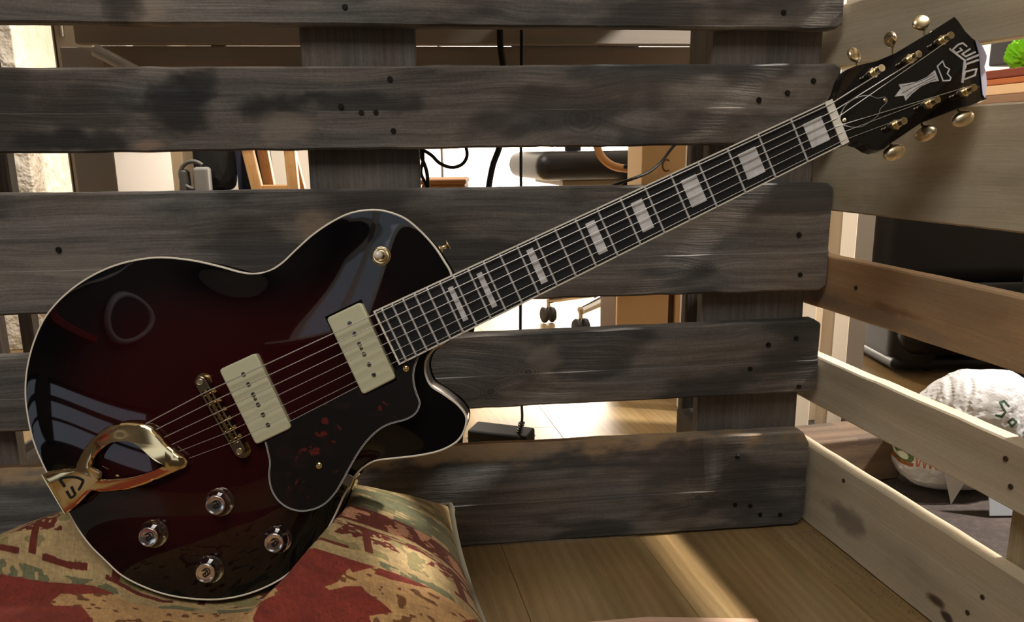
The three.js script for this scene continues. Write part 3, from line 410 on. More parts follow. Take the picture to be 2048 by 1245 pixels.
    for (let i = 0; i < 6; i++) {
      const x = lerp(-L / 2 + 0.0135, L / 2 - 0.0125, i / 5), s = part(br, 'saddle', bz((() => { const g = new THREE.ExtrudeGeometry(new THREE.Shape([V2(-0.003, -0.006), V2(0.003, -0.006), V2(0.0012, 0.0022), V2(-0.0004, 0.0022)]), { depth: 0.0082, bevelEnabled: true, bevelThickness: 0.0003, bevelSize: 0.0003, bevelSegments: 1 }); g.translate(0, 0, -0.0041); const m = new THREE.Matrix4().makeBasis(V3(0, 1, 0), V3(0, 0, 1), V3(1, 0, 0)); return g.applyMatrix4(m).translate(x, 0, 0); })()), gold);
      part(s, 'adjusting_screw', bz(mergeGeometries([new THREE.CylinderGeometry(0.0011, 0.0011, 0.012, 10).translate(x, 0.0015, -0.003), new THREE.CylinderGeometry(0.0021, 0.0021, 0.0026, 12).translate(x, 0.0072, -0.003)])), gold);
    }
    for (const e of [-1, 1]) { const c = V3(e * L / 2, 0, 0); part(br, 'post_screw', bz(mergeGeometries([new THREE.CylinderGeometry(0.0026, 0.0026, 0.001, 18).rotateX(Math.PI / 2).translate(c.x, 0, 0.0003), new THREE.TorusGeometry(0.0026, 0.0004, 6, 18).translate(c.x, 0, 0.0007)])), goldSoft); part(br, 'thumbwheel', bz(mergeGeometries([new THREE.CylinderGeometry(0.0078, 0.0078, 0.0022, 32).rotateX(Math.PI / 2).translate(c.x, -0.0008, -0.0112), new THREE.CylinderGeometry(0.0028, 0.0028, 0.011, 12).rotateX(Math.PI / 2).translate(c.x, 0, -0.012)])), gold); }
  }

  // tailpiece
  {
    const Z8 = (x, y, d) => G(80 + x * 0.1687, 830 + y * 0.1687, d), d = 0.002;
    const o = smooth2([[400, 640], [430, 560], [490, 440], [570, 330], [680, 220], [800, 140], [920, 100], [1040, 88], [1140, 95], [1240, 120], [1330, 170], [1420, 260], [1520, 370], [1620, 450], [1700, 510], [1740, 560], [1720, 620], [1640, 670], [1540, 710], [1400, 770], [1250, 830], [1100, 880], [950, 910], [820, 925], [700, 925], [590, 915]].map(p => Z8(p[0], p[1], d)), 130, false);
    const foot = [[540, 965], [460, 1050], [380, 1120], [290, 1185], [200, 1030], [110, 880], [10, 710], [130, 660], [280, 640]].map(p => Z8(p[0], p[1], d));
    const hole = smooth2([[525, 655], [530, 560], [580, 470], [680, 370], [780, 310], [900, 280], [1020, 275], [1120, 300], [1200, 350], [1290, 430], [1380, 510], [1480, 560], [1525, 600], [1510, 630], [1420, 680], [1300, 730], [1150, 780], [1000, 810], [850, 825], [720, 830], [640, 822]].map(p => Z8(p[0], p[1], d)), 110, false).concat([[634, 760], [640, 720], [580, 690]].map(p => Z8(p[0], p[1], d)));
    const tp = gp(guitar, 'tailpiece', toCreasedNormals(plate([...o, ...foot], 0.0075, 0.0032, [hole], 6), 0.9), gold, d + 0.0075, 'gold harp-shaped tailpiece with an emblem');
    const mark = (pts, w) => { const p = smooth2(pts.map(q => Z8(q[0], q[1], d)), 26, false); gp(tp, 'emblem_stroke', plate(ribbon(p, w).open, 0.0007), std(0x0a0806, 0.4), d + 0.0003); };
    mark([[296, 858], [262, 812], [238, 770], [300, 747], [380, 741], [460, 754], [508, 782], [484, 850], [456, 896]], 0.0022); mark([[312, 905], [340, 950], [366, 984], [400, 968], [416, 948], [396, 905], [370, 852]], 0.0021);
    const hinge = [[10, 710], [290, 1185], [272, 1196], [-8, 716]].map(p => Z8(p[0], p[1], 0.004)); gp(tp, 'tailpiece_strap', plate(hinge, 0.03, 0.0004), gold, 0.036);
  }

  // strings
  const tail = [[292, 848], [313, 859.5], [329, 875], [343, 890], [359, 903], [378.6, 917]], sad = [[410.5, 785.4], [421, 805.5], [433, 826], [442.6, 845.6], [454.7, 865.7], [466, 885]], r6 = [0.00062, 0.00054, 0.00046, 0.00036, 0.0003, 0.00026];
  const wire = std(new THREE.Color().setRGB(0.72, 0.70, 0.68), 0.35, 0.75);
  for (let i = 0; i < 6; i++) {
    const c = 0.085 + 0.83 * i / 5, a = G3(tail[i][0], tail[i][1], 0.003), b = G3(sad[i][0], sad[i][1], -0.0035), n = fb(1.008, c, -0.0022), p = postTop[i].clone().addScaledVector(hy, i < 3 ? -0.0033 : 0.0033);
    part(guitar, 'string', mergeGeometries([rod(a, b, r6[i], 6), rod(b, n, r6[i], 6), rod(n, p, r6[i], 6)]), wire, i === 0 ? 'thickest wound string' : undefined);
  }

  // control knobs: clear skirt round a silver cone
  const clear = phys(0xffffff, 0.04, { transmission: 1, thickness: 0.004, ior: 1.49 }), silver = std(new THREE.Color().setRGB(0.72, 0.68, 0.58), 0.4, 0.4), chrome = std(new THREE.Color().setRGB(0.9, 0.9, 0.92), 0.16, 1);
  for (const [px, py] of [[441, 1004], [309, 1067], [556, 1078.5], [421, 1138]]) {
    const c = onTop(px, py), L = (pts, seg = 36) => new THREE.LatheGeometry(pts.map(p => V2(p[0] / 1000, p[1] / 1000)), seg).rotateX(Math.PI / 2).translate(c.x, c.y, c.z - 0.0006);
    const kn = part(guitar, 'control_knob', L([[0, 13.4], [8.6, 13.4], [9.2, 12.8], [10.2, 5.5], [13.2, 2.6], [13.6, 1.6], [13.6, 0.6], [0, 0.6]]), clear, 'clear control knob with silver core');
    const ribs = []; for (let i = 0; i < 26; i++) { const t = i / 26 * Math.PI * 2; ribs.push(rod(V3(Math.cos(t) * 9.0e-3, Math.sin(t) * 9.0e-3, 0.0022), V3(Math.cos(t) * 8.1e-3, Math.sin(t) * 8.1e-3, 0.0122), 0.0007, 5)); }
    part(kn, 'knob_core', mergeGeometries([L([[8.9, 1.2], [7.9, 12.4]]).deleteAttribute('uv'), ...ribs.map(g => g.translate(c.x, c.y, c.z - 0.0006).deleteAttribute('uv'))].map(g => g.index ? g.toNonIndexed() : g)), silver);
    const cap = part(kn, 'knob_cap', L([[0, 12.7], [5.2, 12.9], [7.8, 13.8], [8.4, 13.9], [8.5, 13.2]]), chrome);
    const em = [[-2.6, 2.4], [1.6, 3.2], [3.2, -0.6], [0.4, -3], [-1.4, -0.8], [1.0, 0.6]].map(p => V2(p[0] / 1000, p[1] / 1000)); part(cap, 'emblem', plate(ribbon(smooth2(em, 24, false), 0.0012).open, 0.0004).translate(c.x, c.y, c.z + 0.0135), std(0x090707, 0.4));
  }
  // toggle switch, strap button
  {
    const c = onTop(762.5, 512.5), L = pts => new THREE.LatheGeometry(pts.map(p => V2(p[0] / 1000, p[1] / 1000)), 32).rotateX(Math.PI / 2).translate(c.x, c.y, c.z);
    const sw = part(guitar, 'toggle_switch', L([[0, 1.0], [5.2, 1.0], [5.5, 1.6], [8.4, 1.6], [9.3, 0.9], [9.4, -0.6]]), gold, 'gold three-way switch ring with cream tip');
    part(sw, 'switch_nut', L([[3.4, 1.4], [3.6, 3.4], [4.8, 3.4], [5.6, 2.8], [5.8, 1.2]]), goldSoft);
    const tip = G3(757, 511, DE - DOME - 0.009); part(sw, 'switch_tip', (() => { const g = new THREE.LatheGeometry([[0, 5], [2.2, 4.6], [3.7, 3.2], [4.3, 1.2], [4.0, -1.5], [2.6, -6], [2.2, -9]].map(p => V2(Math.max(0, p[0]) / 1000, p[1] / 1000)), 24).rotateX(Math.PI / 2); return g.translate(tip.x, tip.y, tip.z); })(), cream);
    const a = G3(879, 499.5, DE + 0.016), b = G3(898, 489, DE + 0.016), u = b.clone().sub(a).normalize(), l = a.distanceTo(b) / 0.012;
    const g = new THREE.LatheGeometry([[0, 0], [5, 0], [5, 1.6], [3.2, 2.6], [2.3, 5], [2.3, 8], [3, 9], [5.6, 9.8], [6, 11], [5.4, 12], [0, 12.2]].map(p => V2(p[0] / 1000 * 0.85, p[1] / 1000 * l)), 24); g.applyQuaternion(new THREE.Quaternion().setFromUnitVectors(V3(0, 1, 0), u)).translate(a.x, a.y, a.z); part(guitar, 'strap_button', g, gold);
  }
}

// ------------------------------------------------------------------ tapestry cushion under the guitar
{
  const YAW = camera.rotation.y, right = V3(Math.cos(YAW), 0, -Math.sin(YAW)), fwd = V3(-Math.sin(YAW), 0, -Math.cos(YAW));
  const XC = -0.32, FC = 0.632, HW = 0.30, HD = 0.238;
  const cushion = thing('tapestry_cushion', 'plump red, cream and green tapestry cushion with horse motifs under the guitar', 'cushion', right.clone().multiplyScalar(XC).addScaledVector(fwd, FC), YAW);
  // lower edge of the guitar body, which presses into the cushion
  const rest = [[60, 880], [138, 1031], [180, 1095], [211, 1125], [276, 1172], [328, 1191], [380, 1200], [430, 1202], [480, 1195], [530, 1178], [574, 1153], [611, 1119], [646, 1078], [671, 1034], [700, 974]].map(([px, py]) => { const q = P(px, py, 0.717); return [q.dot(right), q.y, q.dot(fwd)]; });
  const restAt = x => { if (x <= rest[0][0]) return [1, 0.7]; for (let i = 1; i < rest.length; i++) if (x <= rest[i][0]) { const a = rest[i - 1], b = rest[i], t = (x - a[0]) / (b[0] - a[0]); return [lerp(a[1], b[1], t), lerp(a[2], b[2], t)]; } return [1, 0.7]; };
  const smin = (a, b, k) => { const h = clamp(0.5 + 0.5 * (b - a) / k); return lerp(b, a, h) - k * h * (1 - h); };
  const pull = u => 0.066 * sstep(0.62, 0.02, u) + 0.105 * Math.max(0, -u) * sstep(0, -0.3, u);   // how far the weave is dragged into the hollow
  const seamH = (u, v) => 0.084 + 0.022 * u + 0.008 * v - (u < 0 ? 0.012 * u * u : 0);
  const planUV = (u, v) => { const px = 1 - 0.055 * (1 - v * v) * 1, py = 1 - 0.05 * (1 - u * u); const f = -v * HD * py; return [XC + u * HW * px - 0.26 * f, FC + f + 0.045 * Math.min(0, u)]; };           // v = -1 far edge
  const topH = (u, v) => {
    const [x, f] = planUV(u, v), k = Math.pow(Math.max(0, 1 - u * u), 0.5) * Math.pow(Math.max(0, 1 - v * v), 0.5);
    let h = seamH(u, v) + 0.135 * Math.pow(k, 1.05) + 0.012 * (fbm(x * 9, f * 9, 61, 3) - 0.5) * k;
    const [yb, ff] = restAt(x), front = ff - 0.004, back = ff + 0.052, dent = yb - 0.006 - (f > front ? 0.012 * sstep(front, back, f) : 0) + Math.max(0, front - f) * 0.34 + Math.max(0, f - back) * 1.1;
    const lip = 0.133 + 0.26 * Math.max(0, 0.615 - f) + 1.2 * Math.max(0, f - 0.66) + 0.6 * sstep(-0.24, -0.08, x);       // slack cloth in front of the body
    return Math.max(seamH(u, v), smin(smin(h, dent, 0.012), lip, 0.02));
  };
  const plan = (px, py) => {                                    // where a point of the traced pattern lies on the cloth
    const r = ray(px, py); let last = null; for (let t = 0.45; t < 1.15; t += 0.002) { const q = CP.clone().addScaledVector(r, t), x = q.dot(right), f = q.dot(fwd); let u = 0, v = 0; for (let k = 0; k < 12; k++) { v = clamp(-(f - FC - 0.045 * Math.min(0, u)) / (HD * (1 - 0.05 * (1 - u * u))), -1, 1); u = clamp((x - XC + 0.26 * (f - FC)) / (HW * (1 - 0.055 * (1 - v * v))), -1, 1); } last = [u * HW + XC, FC - v * HD - pull(u)]; if (q.y <= topH(u, v)) break; } return last;
  };
  const N = 150, M = 120;
  const surf = (hf, flip) => { const pos = [], uv = [], idx = []; for (let j = 0; j <= M; j++) for (let i = 0; i <= N; i++) { const u = Math.sin((i / N - 0.5) * Math.PI), v = Math.sin((j / M - 0.5) * Math.PI), [x, f] = planUV(u, v); pos.push(x - XC, hf(u, v), -(f - FC)); uv.push(u * HW / 0.7 + 0.5, (-v * HD - pull(u)) / 0.56 + 0.5); } for (let j = 0; j < M; j++) for (let i = 0; i < N; i++) { const a = j * (N + 1) + i, b = a + N + 1; flip ? idx.push(a, a + 1, b, a + 1, b + 1, b) : idx.push(a, b, a + 1, a + 1, b, b + 1); } const g = new THREE.BufferGeometry(); g.setAttribute('position', new THREE.Float32BufferAttribute(pos, 3)); g.setAttribute('uv', new THREE.Float32BufferAttribute(uv, 2)); g.setIndex(idx); g.computeVertexNormals(); return g; };
  // woven pattern, in cloth coordinates
  const CREAM = [186, 160, 112], TAN = [196, 154, 102], GREEN = [112, 112, 80], OLIVE = [140, 128, 84], RED = [136, 52, 38], DRED = [104, 40, 26], PINK = [196, 140, 104];
  const inPoly = (x, y, p) => { let c = false; for (let i = 0, j = p.length - 1; i < p.length; j = i++) if ((p[i][1] > y) !== (p[j][1] > y) && x < (p[j][0] - p[i][0]) * (y - p[i][1]) / (p[j][1] - p[i][1]) + p[i][0]) c = !c; return c; };
  const zc = (x, y) => plan(380 + x * 0.3125, 900 + y * 0.3125);
  const horse = [[865, 892], [945, 852], [985, 805], [1018, 765], [1042, 796], [1120, 775], [1215, 752], [1180, 800], [1300, 838], [1450, 880], [1640, 920], [1790, 985], [1880, 1080], [1960, 1240], [1500, 1400], [1180, 1240], [1150, 1080], [1290, 1050], [1225, 985], [1130, 925], [1100, 885], [1000, 880], [900, 912]].map(p => zc(...p));
  const horse2 = [[130, 1188], [165, 1190], [230, 1191], [300, 1192], [420, 1192], [500, 1195], [556, 1192], [520, 1208], [505, 1240], [520, 1330], [330, 1350], [230, 1330], [190, 1245], [170, 1215], [118, 1214], [110, 1206]].map(p => plan(p[0], p[1]));
  const yF = py => plan(800, py)[1], b = [955, 995, 1040, 1047, 1076, 1082, 1132, 1139, 1151].map(yF);
  const map = dataTex(1024, 820, (px, py) => {
    const x = (px / 1024 - 0.5) * 0.7 + XC, f = (py / 820 - 0.5) * 0.56 + FC; const n = fbm(x * 60, f * 60, 71, 3), w = noise(x * 900, f * 260, 73), w2 = noise(x * 260, f * 1200, 74), wob = (fbm(x * 25, f * 25, 75, 2) - 0.5) * 0.008, q = f + wob; let c;
    if (q > b[0] + 0.05) c = n > 0.5 ? GREEN : OLIVE;
    else if (q > b[1]) c = fbm(x * 40, f * 55, 76, 3) > 0.6 ? OLIVE : CREAM;
    else if (q > b[2]) c = fbm(x * 30 + q * 70, q * 110 - x * 16, 77, 3) > 0.5 ? GREEN : (n > 0.55 ? CREAM : OLIVE);
    else if (q > b[3]) c = ((x * 18 % 1) + 1) % 1 < 0.3 ? CREAM : GREEN;
    else if (q > b[4]) { const m = Math.abs((((x + 0.01) / 0.052) % 1 + 1) % 1 - 0.5), e = (q - b[4]) / (b[3] - b[4]); c = m < 0.05 + 0.2 * noise(x * 300, q * 400, 78) * (1 - Math.abs(e - 0.5)) && e > 0.15 && e < 0.85 ? PINK : DRED; if (n > 0.66) c = PINK; }
    else if (q > b[5]) c = CREAM;
    else if (q > b[6]) { const e = (q - b[6]) / (b[5] - b[6]), t = ((x / 0.085) % 1 + 1) % 1 - 0.5; const crown = e > 0.45 && Math.abs(t) < 0.34 * (1.15 - e) + 0.12 && noise(x * 260, q * 300, 79) > 0.42, trunk = Math.abs(t) < 0.045 && e > 0.06, roof = e > 0.8 && noise(x * 120, q * 500, 80) > 0.45, line = e < 0.1 && noise(x * 50, 2, 81) > 0.4; c = crown || trunk || roof || line ? DRED : (n > 0.58 ? OLIVE : CREAM); }
    else if (q > b[8]) c = q > b[7] ? CREAM : (n > 0.48 ? GREEN : CREAM);
    else { const h = inPoly(x + wob * 0.4, f, horse) || inPoly(x + wob * 0.4, f, horse2); c = h ? (noise(x * 130, f * 190, 83) > 0.72 && n > 0.45 ? [120, 78, 44] : TAN) : (w2 > 0.8 ? DRED : RED); }
    const k = 0.80 + 0.14 * w + 0.14 * w2 + 0.22 * (n - 0.5); return c.map(v => v * k);
  });
  const bump = dataTex(512, 512, (x, y) => { const v = 120 + 60 * Math.sin(x * 0.8) * Math.sin(y * 0.8) + 70 * (hash(x, y, 9) - 0.5); return [v, v, v]; }, false); bump.repeat.set(5, 4);
  const cloth = phys(0xffffff, 0.92, { map, bumpMap: bump, bumpScale: 0.0006, sheen: 0.25, sheenRoughness: 0.6, sheenColor: new THREE.Color(0xc0a080) });
  part(cushion, 'cushion_top', surf(topH, true), cloth, 'woven cover with bands of horses and trees');
  part(cushion, 'cushion_underside', surf((u, v) => { const k = Math.pow(Math.max(0, 1 - u * u), 0.5) * Math.pow(Math.max(0, 1 - v * v), 0.5); return Math.max(0.001, seamH(u, v) * (1 - 1.15 * Math.pow(k, 0.6))); }, false), std(0x6b3a2a, 0.95));
  const ring = []; for (let s = 0; s < 4; s++) for (let i = 0; i < 24; i++) { const t = i / 12 - 1, [u, v] = [[t, -1], [1, t], [-t, 1], [-1, -t]][s], [x, f] = planUV(u * 1.004, v * 1.004); ring.push(V3(x - XC, seamH(u, v), -(f - FC))); }
  part(cushion, 'piping', new THREE.TubeGeometry(new THREE.CatmullRomCurve3(ring, true, 'catmullrom', 0.3), 240, 0.0048, 10, true), std(0x66614f, 0.9), 'grey green piped seam');
}

// ------------------------------------------------------------------ behind the weathered pallet
const blz = (px, py, z) => { const o = Pc.clone().addScaledVector(nb, z); const h = hit(px, py, o, nb).sub(o); return [h.dot(xb), h.y]; };
const floorDepth = py => EYE / (Math.sin(rad(12.1)) + (py - IH / 2) / FP * Math.cos(rad(12.1)));
{
  const desk = thing('desk', 'grey brown desk behind the weathered pallet, its edge seen below the topmost board', 'desk', Pc.clone().addScaledVector(nb, -0.26), -AB);
  const z = -0.26, L = blz(150, 88, z)[0], R = blz(1455, 92, z)[0], yB = blz(700, 88.5, z)[1], yR = blz(700, 92.5, z - 0.012)[1];
  const veneer = woodMaterial({ len: 1.4, wid: 0.3, tw: 512, th: 128, seed: 301, dark: [186, 172, 156], light: [204, 192, 177], rings: 18, ringAmt: 0.4, warp: 0.02, bump: 0.0001, rough: 0.6 });
  part(desk, 'fascia', at(box(R - L, 0.062, 0.02, 0.002), (L + R) / 2, yB + 0.031, -0.01), veneer); part(desk, 'desk_top', at(box(R - L + 0.02, 0.028, 0.28, 0.002), (L + R) / 2, yB + 0.0765, -0.14), veneer);
  part(desk, 'back_rail', at(box(R - L - 0.06, 0.12, 0.02, 0.002), (L + R) / 2, yR - 0.06, -0.022), veneer);
  for (const x of [lerp(L, R, 0.2), lerp(L, R, 0.8)]) part(desk, 'rail_spacer', at(box(0.02, yB - yR + 0.004, 0.012, 0.001), x, (yB + yR) / 2, -0.022), veneer);
  const a = blz(99, 90, z)[0], c = blz(184, 90, z)[0], grey = std(0xcfc9c0, 0.5);
  part(desk, 'side_panel', at(box(c - a, yB - 0.001, 0.26, 0.002), (a + c) / 2, yB / 2, -0.16), grey, 'grey side panel');
  part(desk, 'side_panel', at(box(0.03, 0.12, 0.2, 0.002), R - 0.02, yB - 0.06, -0.13), grey);
  const alu = std(0xf0f1f4, 0.35, 0.1);
  const q0 = blz(190, 100, z + 0.01), q1 = blz(300, 158, z + 0.01); part(desk, 'metal_brace', rod(V3(q0[0], q0[1], 0.01), V3(q1[0], q1[1], 0.01), 0.009, 12), alu);
}
const cordMat = std(0x121212, 0.5);
{
  const d = -0.2, c = (pts, r) => tube(pts.map(p => p[2] > 0 ? P(p[0], p[1], p[2]) : (o => hit(p[0], p[1], o, nb))(Pc.clone().addScaledVector(nb, p[2] ?? d))), r, 90, 8);
  single('thick_cable', 'thick black cable hanging behind the boards, leftmost of the two hanging cables', 'cable', c([[1001, 20], [1000, 60], [1001, 95], [1006, 130], [1008, 200], [1000, 290], [986, 330], [977, 378], [966, 470], [948, 620], [930, 760], [920, 880], [915, 955, -0.21]], 0.0048), cordMat);
  const fy = 862, fd = floorDepth(880) - 0.03;
  const thin = thing('thin_cable', 'thin black cable running straight down to the power adapter', 'cable', V3(0, 0, 0)); part(thin, 'cord', c([[1043, 20], [1043, 130], [1042, 300], [1042, 380], [1042, 520], [1041, 620], [1041, 680], [1043, 800, -0.26], [1044, 842, -0.3], [1038, 866, -0.33]], 0.0024), cordMat);
  for (let i = 0; i < 5; i++) part(thin, 'strain_relief', new THREE.TorusGeometry(0.0045, 0.0016, 6, 14).rotateX(Math.PI / 2).translate(...hit(1043.5 - i * 1.2, 846 + i * 4.4, Pc.clone().addScaledVector(nb, -0.304 - 0.006 * i), nb).toArray()), cordMat);
  const fl = floorAt(1003, 893); const ad = thing('power_adapter', 'black power adapter brick lying on the floor behind the pallet', 'adapter', fl, -0.55);
  part(ad, 'case', at(box(0.115, 0.034, 0.052, 0.005), 0, 0.0175, 0), std(0x101010, 0.85)); part(ad, 'seam', at(box(0.1155, 0.0012, 0.0525, 0.0004), 0, 0.018, 0), std(0x050505, 0.7));
  single('looped_cable', 'black cable looping beside the middle post of the dark pallet', 'cable', c([[838, 296], [862, 310], [880, 327], [905, 335], [925, 328], [934, 312], [931, 292], [920, 270]], 0.0026), cordMat);
  single('twisted_cable', 'pair of black cords dropping beside the middle post', 'cable', mergeGeometries([c([[836, 290], [842, 312], [853, 342], [856, 385], [850, 420]], 0.0028), c([[845, 290], [846, 320], [842, 345], [850, 366], [862, 395]], 0.0024)]), cordMat);
  single('draped_cable', 'black cable draped across the tan box marked with a C', 'cable', c([[1372, 270, 1.42], [1346, 294, 1.42], [1324, 322, 1.42], [1300, 343, 1.41], [1270, 356, 1.4], [1232, 369, 1.4], [1200, 380, 1.4]], 0.003), cordMat);
}
const atDepthBox = (px0, py0, px1, py1, d, thick, r = 0.004) => { const a = P(px0, py1, d), b = P(px1, py0, d); const c = P((px0 + px1) / 2, (py0 + py1) / 2, d); const w = camPt(px1, 0, d).x - camPt(px0, 0, d).x; return { geo: box(w, Math.abs(b.y - a.y), thick, r), c, w, h: Math.abs(b.y - a.y), y0: Math.min(a.y, b.y) }; };
const YAWC = camera.rotation.y, fwdC = V3(-Math.sin(YAWC), 0, -Math.cos(YAWC));
{
  // left: rough pier, beige wardrobe
  const e = P(45, 220, 2.0); structure('wall_pier', planarUV(box(1.2, RH, 0.3, 0.004), (x, y, z) => [(x + z) / 0.5, y / 0.5]), roughPlaster, V3(e.x - 0.6, RH / 2, e.z - 0.15));
  const wl = P(40, 340, 2.62), wr = P(350, 340, 2.62), W = wr.x - wl.x; const wd = thing('wardrobe', 'beige wardrobe behind the left end of the desk', 'wardrobe', V3((wl.x + wr.x) / 2 - 0.1, 0, wl.z - 0.17));
  const beige = std(0xa99d8c, 0.65); part(wd, 'carcass', at(box(W + 0.2, 1.9, 0.3, 0.004), 0, 0.95, 0), beige);
  for (const s of [-1, 1]) { const dr = part(wd, 'door', at(box((W + 0.2) / 2 - 0.006, 1.84, 0.02, 0.003), s * (W + 0.2) / 4, 0.96, 0.161), beige); part(dr, 'door_handle', at(box(0.012, 0.14, 0.02, 0.005), s * 0.03, 1.0, 0.18), nickel); }

  { const a = P(222, 345, 2.47), c = P(288, 345, 2.47), w = a.distanceTo(c), mp = thing('metal_post', 'ribbed white metal post left of the tan carton', 'post', V3((a.x + c.x) / 2, 0, (a.z + c.z) / 2), YAWC), alu = std(0xe6e8ee, 0.35, 0.1); part(mp, 'post_body', at(box(w, 1.2, 0.05, 0.004), 0, 0.602, 0), alu); for (let i = 0; i < 6; i++) part(mp, 'rib', at(box(0.004, 1.2, 0.005, 0.001), lerp(-w / 2, w / 2, (i + 0.7) / 6.4), 0.602, 0.027), alu); }
  const stand = (px, py, d) => { const q = P(px, py, d); q.y = 0; return q; };
  // low bench that carries the bag, box and stool parts seen in the slot
  const bq = stand(500, 380, 2.25), top = P(500, 384, 2.25).y, BS = 2.25 / 1.85; const bench = thing('low_bench', 'low dark bench behind the widest pallet board', 'bench', bq, YAWC);
  part(bench, 'seat', at(box(0.72, 0.03, 0.26, 0.004), -0.06, top - 0.015, 0), std(0x51483f, 0.7)); for (const [x, z] of [[-0.38, -0.1], [-0.38, 0.1], [0.26, -0.1], [0.26, 0.1]]) part(bench, 'leg', at(box(0.04, top - 0.03, 0.04, 0.003), x, (top - 0.03) / 2, z), std(0x51483f, 0.7));
  const onBench = (px) => { const q = P(px, 384, 2.25); q.y = top; return q; };
  const cb = thing('tan_carton', 'plain tan carton left of the black bag', 'box', onBench(362), YAWC); part(cb, 'carton_body', at(box(0.075, 0.2, 0.12, 0.003), 0, 0.1, 0), std(0xb09a78, 0.85)); part(cb, 'flap', at(box(0.073, 0.003, 0.06, 0.001), 0, 0.2015, 0.03), std(0xa8926f, 0.85));
  const bg = thing('black_bag', 'black padded bag beside the navy cloth', 'bag', onBench(436), YAWC); { const g = new THREE.IcosahedronGeometry(1, 5); const p = g.attributes.position; for (let i = 0; i < p.count; i++) { const v = V3().fromBufferAttribute(p, i), k = 1 + 0.12 * (fbm(v.x * 3 + 5, v.y * 3 + v.z * 2, 21) - 0.5); const q = x => Math.sign(x) * Math.pow(Math.abs(x), 0.55); p.setXYZ(i, q(v.x) * 0.043 * k, q(v.y) * 0.075 * k + 0.076, q(v.z) * 0.05 * k); } g.computeVertexNormals(); part(bg, 'bag_body', g, std(0x0d0d0c, 0.6)); part(bg, 'bag_handle', new THREE.TorusGeometry(0.025, 0.005, 8, 20, Math.PI).translate(0, 0.148, 0), std(0x1c1b19, 0.6)); }
  const hp = thing('headphones', 'grey headphones leaning on the black bag', 'headphones', onBench(416).addScaledVector(fwdC, -0.09), YAWC); part(hp, 'headband', new THREE.TorusGeometry(0.032, 0.005, 8, 28, Math.PI * 1.3).rotateZ(0.8).translate(0, 0.044, 0), std(0x55544f, 0.5)); part(hp, 'ear_cup', at(box(0.036, 0.06, 0.03, 0.008), 0.022, 0.033, 0.004), std(0x7e7c77, 0.6)); part(hp, 'ear_cup', at(box(0.02, 0.055, 0.03, 0.008), -0.026, 0.031, -0.01), std(0x4c4b47, 0.6));
  const nv = thing('navy_cloth', 'folded navy cloth between the black bag and the wooden stool', 'cloth', onBench(500).addScaledVector(fwdC, 0.07), YAWC); for (let i = 0; i < 4; i++) part(nv, 'fold', at(box(0.02, 0.15 - 0.006 * i, 0.1, 0.009), (i - 1.5) * 0.0155, 0.075 - 0.003 * i, 0).rotateZ(0.02 * i), std(0x232636, 0.95));
  const st = thing('wooden_stool', 'small pale wooden stool with splayed legs', 'stool', onBench(564).addScaledVector(fwdC, -0.06), YAWC); const pine = woodMaterial({ len: 0.3, wid: 0.06, tw: 256, th: 64, seed: 331, dark: [190, 142, 88], light: [224, 180, 124], rings: 60, ringAmt: 0.5, warp: 0.01, bump: 0.0001, rough: 0.5 });
  for (const [x0, x1, z] of [[-0.062, -0.035, 0.02], [-0.036, -0.018, -0.02], [0.045, 0.05, 0.02], [0.022, 0.052, -0.03]]) { const g = box(0.026, 0.16, 0.02, 0.004); const a = Math.atan2(x0 - x1, 0.16); g.rotateZ(-a).translate((x0 + x1) / 2, 0.0805, z); part(st, 'leg', g, pine); } part(st, 'stretcher', at(box(0.1, 0.014, 0.016, 0.003), 0, 0.012, 0.006), pine); part(st, 'stool_seat', at(box(0.18, 0.016, 0.1, 0.005), 0, 0.168, 0), pine);

  for (const o of [cb, bg, hp, nv, st]) o.scale.setScalar(BS);
  // middle: small wooden box on a crate, wall pipe
  const wy = P(890, 356, 1.7).y, wb = stand(892, 380, 1.7); const cr = thing('wooden_box', 'brown wooden box standing beside the looped cable', 'box', wb, YAWC); const wc = woodMaterial({ len: 0.3, wid: 0.1, tw: 256, th: 64, seed: 341, dark: [150, 104, 62], light: [186, 138, 88], rings: 50, bump: 0.0001, rough: 0.6, warp: 0.01 }); part(cr, 'box_body', at(box(0.095, wy - 0.012, 0.14, 0.004), 0, (wy - 0.012) / 2, 0), wc); part(cr, 'lid', at(box(0.1, 0.012, 0.146, 0.004), 0, wy - 0.006, 0), wc);
  const pp = stand(886, 330, 3.25); single('wall_pipe', 'grey vertical pipe against the bright back wall', 'pipe', new THREE.CylinderGeometry(0.009, 0.009, RH, 14).translate(0, RH / 2, 0), std(0x8f8c88, 0.5), pp);

  // office chair
  const A = floorAt(1097, 646), B = floorAt(1161, 672), mid = A.clone().lerp(B, 0.5), ab = B.clone().sub(A), pr = V3(-ab.z, 0, ab.x).normalize(), C = mid.clone().addScaledVector(pr, pr.x > 0 ? 0.26 : -0.26);
  const ch = thing('office_chair', 'black padded office chair on castors with a chrome star base', 'office chair', V3(C.x, 0, C.z)); const lc = v => v.clone().sub(V3(C.x, 0, C.z));
  const chrome = std(0xdadada, 0.15, 1), leather = std(0x16171a, 0.45), rubber = std(0x2e2c2a, 0.6);
  const a0 = Math.atan2(A.z - C.z, A.x - C.x), b0 = Math.atan2(B.z - C.z, B.x - C.x), rr = Math.hypot(A.x - C.x, A.z - C.z); let dd = b0 - a0; while (dd > Math.PI) dd -= 2 * Math.PI; while (dd < -Math.PI) dd += 2 * Math.PI; const rem = (2 * Math.PI - Math.abs(dd)) / 4, sg = Math.sign(dd);
  part(ch, 'gas_column', new THREE.CylinderGeometry(0.022, 0.026, 0.34, 20).translate(0, 0.25, 0), chrome);
